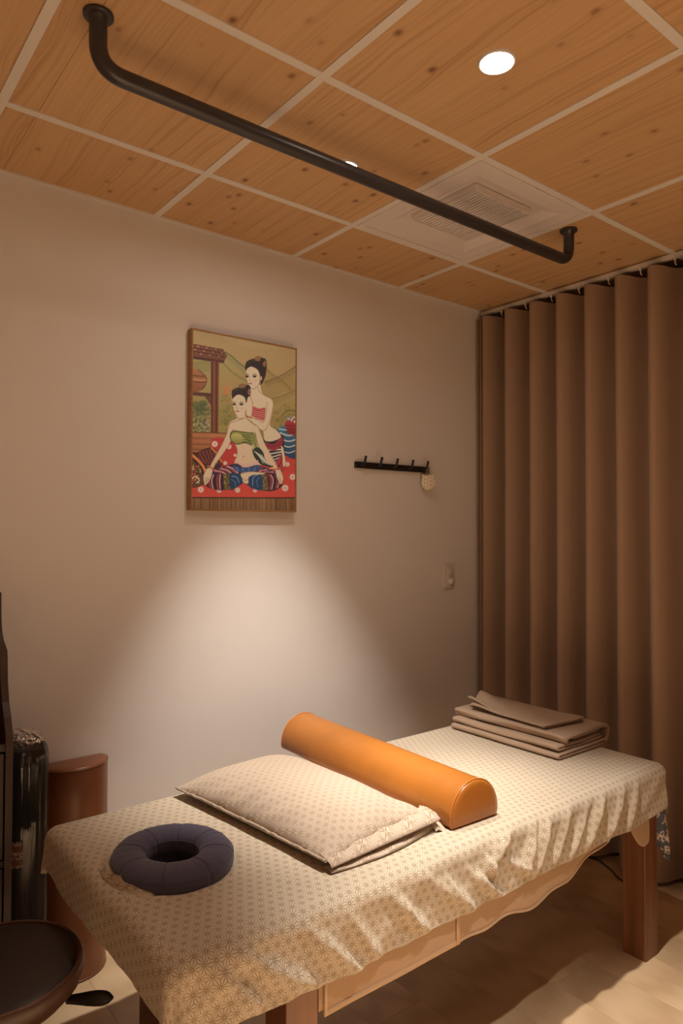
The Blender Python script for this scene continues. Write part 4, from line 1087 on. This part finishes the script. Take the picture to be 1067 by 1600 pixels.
pth = spl([(1.957, -.024, 1.690), (1.949, -.036, 1.705), (1.954, -.046, 1.722), (1.962, -.044, 1.722), (1.964, -.034, 1.706), (1.957, -.024, 1.690)], False, 6)
mesh_obj('cord', *tube_geo(pth, .0016, 8), M['cord'], ch)

# ------------------------------------------------------------------ wall switch / outlet
so = thing('wall_outlet', 'cream vertical wall socket plate with two round sockets near the curtain', 'outlet', (2.137, 0, 1.20))
mesh_obj('plate', *box_geo(2.100, 2.172, -.010, 0, 1.138, 1.258, .003, 2), M['plate'], so, False)
sc_ = mesh_obj('inset', *box_geo(2.114, 2.158, -.0125, -.009, 1.150, 1.246, .0015, 1), M['plate'], so, False)
for z in (1.218, 1.176):
    V, Fc = lathe_geo([(.0, .004), (.012, .004), (.0165, .003), (.018, 0)], (0, 0, 0), 28)
    mesh_obj('socket', [(2.136+a, -.012-c_, z+b) for a, b, c_ in V], Fc, M['plate'], so)
V, Fc = lathe_geo([(.0, .020), (.010, .020), (.0135, .016), (.015, .0)], (0, 0, 0), 24)
mesh_obj('plug_cap', [(2.137+a, -.012-c_, 1.174+b) for a, b, c_ in V], Fc, M['hook'], so)

# ------------------------------------------------------------------ cabinet at the left edge
cab = thing('cabinet', 'dark brown cabinet with open upper shelves standing at the left against the wall', 'cabinet', (-.35, -.2, 0))
cxr, cxl, pt_ = .050, -.78, .018
prof = [(-.004, 0), (-.392, 0), (-.392, .865), (-.388, .890), (-.368, .930), (-.345, .965), (-.330, 1.01), (-.324, 1.05), (-.322, 1.083), (-.317, 1.098), (-.300, 1.108), (-.278, 1.120), (-.258, 1.142), (-.247, 1.18), (-.242, 1.25), (-.004, 1.25)]
for x in (cxr-pt_, cxl):
    o = mesh_obj('side_panel', *poly_prism(prof, x, x+pt_, 'x'), M['cabinet'], cab, False); fix_normals(o)
ia, ib = cxl+pt_, cxr-pt_
mesh_obj('back_panel', *box_geo(ia, ib, -.012, -.004, .03, 1.24), M['cabinet_in'], cab, False)
mesh_obj('counter', *box_geo(ia, ib, -.386, -.012, .845, .865, .001, 1), M['cabinet'], cab, False)
mesh_obj('shelf', *box_geo(ia, ib, -.315, -.012, 1.050, 1.064, .001, 1), M['cabinet'], cab, False)
mesh_obj('bottom_panel', *box_geo(ia, ib, -.386, -.012, .04, .058), M['cabinet'], cab, False)
mesh_obj('top_panel', *box_geo(ia, ib, -.222, -.012, 1.232, 1.25), M['cabinet'], cab, False)
mesh_obj('divider', *box_geo(ia, ib, -.385, -.02, .545, .562), M['cabinet'], cab, False)
nD = 2; wD = (ib-ia)/nD
for i in range(nD):
    a = ia+wD*i+.003; b = ia+wD*(i+1)-.003
    d1 = mesh_obj('drawer', *box_geo(a, b, -.388, -.370, .566, .841, .0015, 1), M['cabinet'], cab, False)
    d2 = mesh_obj('door', *box_geo(a, b, -.388, -.370, .062, .541, .0015, 1), M['cabinet'], cab, False)
    mesh_obj('knob', *[lambda g: ([((a+b)/2+p_[0], -.388-p_[2], .70+p_[1]) for p_ in g[0]], g[1])][0](lathe_geo([(0, .018), (.010, .017), (.011, .010), (.005, .006), (.005, 0)], n=16)), M['chrome'], d1)
    mesh_obj('knob', *[lambda g: ([((a+b)/2+(.15 if i == 0 else -.15)+p_[0], -.388-p_[2], .42+p_[1]) for p_ in g[0]], g[1])][0](lathe_geo([(0, .018), (.010, .017), (.011, .010), (.005, .006), (.005, 0)], n=16)), M['chrome'], d2)

# ------------------------------------------------------------------ rolled mat in clear plastic wrap
rc = (.137, -.140); rR = .070
rl = thing('rolled_mat', 'upright dark foam roll wrapped in shiny clear plastic between cabinet and bolster', 'mat roll', (rc[0], rc[1], 0))
V, Fc = lathe_geo([(0, .002), (rR-.004, .002), (rR, .010), (rR, .770), (rR-.006, .780), (rR-.02, .776), (rR-.03, .782), (.012, .778), (0, .770)], (rc[0], rc[1], 0), 56)
mesh_obj('foam_roll', V, Fc, M['foam'], rl)
t = NT('clear_film'); t.b.inputs['Base Color'].default_value = (.92, .88, .84, 1); t.b.inputs['Roughness'].default_value = .08
wn = t.noise(t.coord('Object', scale=(14, 14, 2.2)), 1.0, 4, .6, 1.0)
mixn = t.n('ShaderNodeMixShader'); tr = t.n('ShaderNodeBsdfTransparent'); gl = t.n('ShaderNodeBsdfGlossy'); gl.inputs['Roughness'].default_value = .09; gl.inputs['Color'].default_value = (.9, .87, .84, 1)
bn = t.bump(wn, .5, .01); t.l(bn, gl.inputs['Normal'])
fr_ = t.n('ShaderNodeFresnel'); fr_.inputs['IOR'].default_value = 1.55; t.l(bn, fr_.inputs['Normal'])
t.l(t.math('MINIMUM', t.math('ADD', t.math('MULTIPLY', fr_.outputs[0], .75), .02), 1.0), mixn.inputs[0]); t.l(tr.outputs[0], mixn.inputs[1]); t.l(gl.outputs[0], mixn.inputs[2])
t.l(mixn.outputs[0], t.t.nodes['Material Output'].inputs['Surface']); M['film'] = t.m
V = []; nz, na = 60, 96
for i in range(nz):
    z = .004+.800*i/(nz-1)
    for j in range(na):
        a = 2*PI*j/na
        rr_ = rR+.0045+.0035*float(vnoise(a*3.2, z*3))+.0025*float(vnoise(a*9, z*1.5+5))
        rr_ += .002*math.exp(-((math.sin(a*1.5+1.2))/.12)**2)
        if i > nz-5: rr_ *= 1-.03*(i-nz+5)**1.5
        V.append((rc[0]+rr_*math.cos(a), rc[1]+rr_*math.sin(a), z))
mesh_obj('plastic_wrap', V, [tuple(reversed(f)) for f in grid_faces(nz, na, wrapv=True)], M['film'], rl)
# gathered, crumpled film on top
V = []; na, nr = 120, 26
for j in range(nr):
    s = j/(nr-1)
    for i in range(na):
        a = 2*PI*i/na
        rad = (rR-.004)*(1-s)+.010*s
        z = .800+.012*math.sin(s*PI)+.030*s**2+.012*float(vnoise(a*8+s*3, s*7))+.008*float(vnoise(a*19, s*13+3))*(1 if 0 < j else 0)
        cx2 = rc[0]-.040*s**1.2; cy2 = rc[1]+.0*s
        V.append((cx2+rad*math.cos(a+s*.8), cy2+rad*math.sin(a+s*.8), z))
mesh_obj('crumpled_top', V, grid_faces(nr, na, wrapv=True), M['film'], rl, False)
# small printed sticker: rows of light marks on brown
t = NT('sticker_print'); v = t.coord('Object')
sp = t.n('ShaderNodeSeparateXYZ'); t.l(v, sp.inputs[0])
row = t.math('FRACT', t.math('MULTIPLY', sp.outputs[2], 26.0)); colx = t.noise(t.coord('Object', scale=(160, 160, 120)), 1.0, 1)
fac = t.math('MULTIPLY', t.math('GREATER_THAN', row, .45), t.math('GREATER_THAN', colx, .52))
M['sticker'] = t.out(t.mix(fac, (.13, .045, .030), (.33, .24, .22)), .35)
V = []
for i in range(10):
    a = math.radians(218+i*4.6)
    for z in (.455, .530): V.append((rc[0]+(rR+.0085)*math.cos(a), rc[1]+(rR+.0085)*math.sin(a), z))
mesh_obj('sticker', V, grid_faces(10, 2), M['sticker'], rl)

# ------------------------------------------------------------------ stool
sc0 = (-.055, -.690); sr = .186; sz = .470
st = thing('stool', 'round swivel stool with dark brown leather seat at the lower left corner', 'stool', (sc0[0], sc0[1], 0))
mesh_obj('seat_shell', *lathe_geo([(0, -.080), (sr*.62, -.078), (sr*.86, -.066), (sr*.97, -.044), (sr*1.0, -.022), (sr*.985, -.006), (sr*.97, .0), (sr*.9, -.004)], (sc0[0], sc0[1], sz), 72), M['stool_band'], st)
mesh_obj('seat_cushion', *lathe_geo([(0, .010), (sr*.5, .009), (sr*.80, .005), (sr*.90, .0), (sr*.945, -.006), (sr*.95, -.012)][::-1], (sc0[0], sc0[1], sz), 72), M['dark_leather'], st)
mesh_obj('welt', *tube_geo([(sc0[0]+sr*.957*math.cos(a), sc0[1]+sr*.957*math.sin(a), sz+.0005) for a in np.linspace(0, 2*PI, 80)], .0032, 8, False), M['stool_band'], st)
mesh_obj('seat_plate', *box_geo(sc0[0]-.06, sc0[0]+.06, sc0[1]-.06, sc0[1]+.06, sz-.098, sz-.078, .003, 1), M['black'], st, False)
mesh_obj('post', *lathe_geo([(.0, .09), (.028, .09), (.028, .24), (.024, .245), (.024, .26), (.014, .262), (.014, sz-.095), (0, sz-.095)], (sc0[0], sc0[1], 0), 28), M['chrome'], st)
ld = A([.80, -.60]); ld = ld/np.linalg.norm(ld)
def lv(s, z): return (sc0[0]+.055+ld[0]*0+(s)*.83, sc0[1]-.03-(s)*.56, z)
L0 = A([.040, -.742, .385]); L1 = A([.1430, -.868, .415]); 
lev = mesh_obj('lever', *tube_geo([(sc0[0]+.03, sc0[1]-.02, .383), tuple(L0), tuple(L0+(L1-L0)*.4)], .004, 10), M['black'], st)
path = [L0+(L1-L0)*s for s in np.linspace(.33, 1.0, 12)]; rad = [.009, .0095, .0105, .0115, .0125, .0138, .0146, .0152, .0152, .0140, .0105, .003]
V, Fc = tube_geo(path, rad, 16); zc = {i: p_[2] for i, p_ in enumerate(path)}

mesh_obj('grip', V, Fc, M['black'], lev)
for k in range(5):
    a = 2*PI*k/5+.4; e = (sc0[0]+.23*math.cos(a), sc0[1]+.23*math.sin(a))
    lg = mesh_obj('leg', *tube_geo([(sc0[0]+.02*math.cos(a), sc0[1]+.02*math.sin(a), .115), (sc0[0]+.12*math.cos(a), sc0[1]+.12*math.sin(a), .095), (e[0], e[1], .066)], [.016, .014, .011], 12), M['chrome'], st)
    V, Fc = tube_geo([(e[0]-.012*math.sin(a), e[1]+.012*math.cos(a), .0255), (e[0]+.012*math.sin(a), e[1]-.012*math.cos(a), .0255)], .025, 20)
    mesh_obj('caster', V, Fc, M['caster'], lg)
    mesh_obj('caster_stem', *tube_geo([(e[0], e[1], .035), (e[0], e[1], .07)], .006, 8), M['chrome'], lg)

# ------------------------------------------------------------------ cable on the floor by the curtain
cb = mesh_obj('cable', *tube_geo(spl([(2.10, -.30, .004), (2.20, -.38, .004), (2.27, -.56, .004), (2.33, -.66, .010), (2.31, -.75, .004), (2.26, -.83, .004), (2.27, -.90, .004)], False, 8), .0035, 8), M['black'], None)
tag(cb, 'thin black cable lying on the floor beneath the curtain', 'cable')
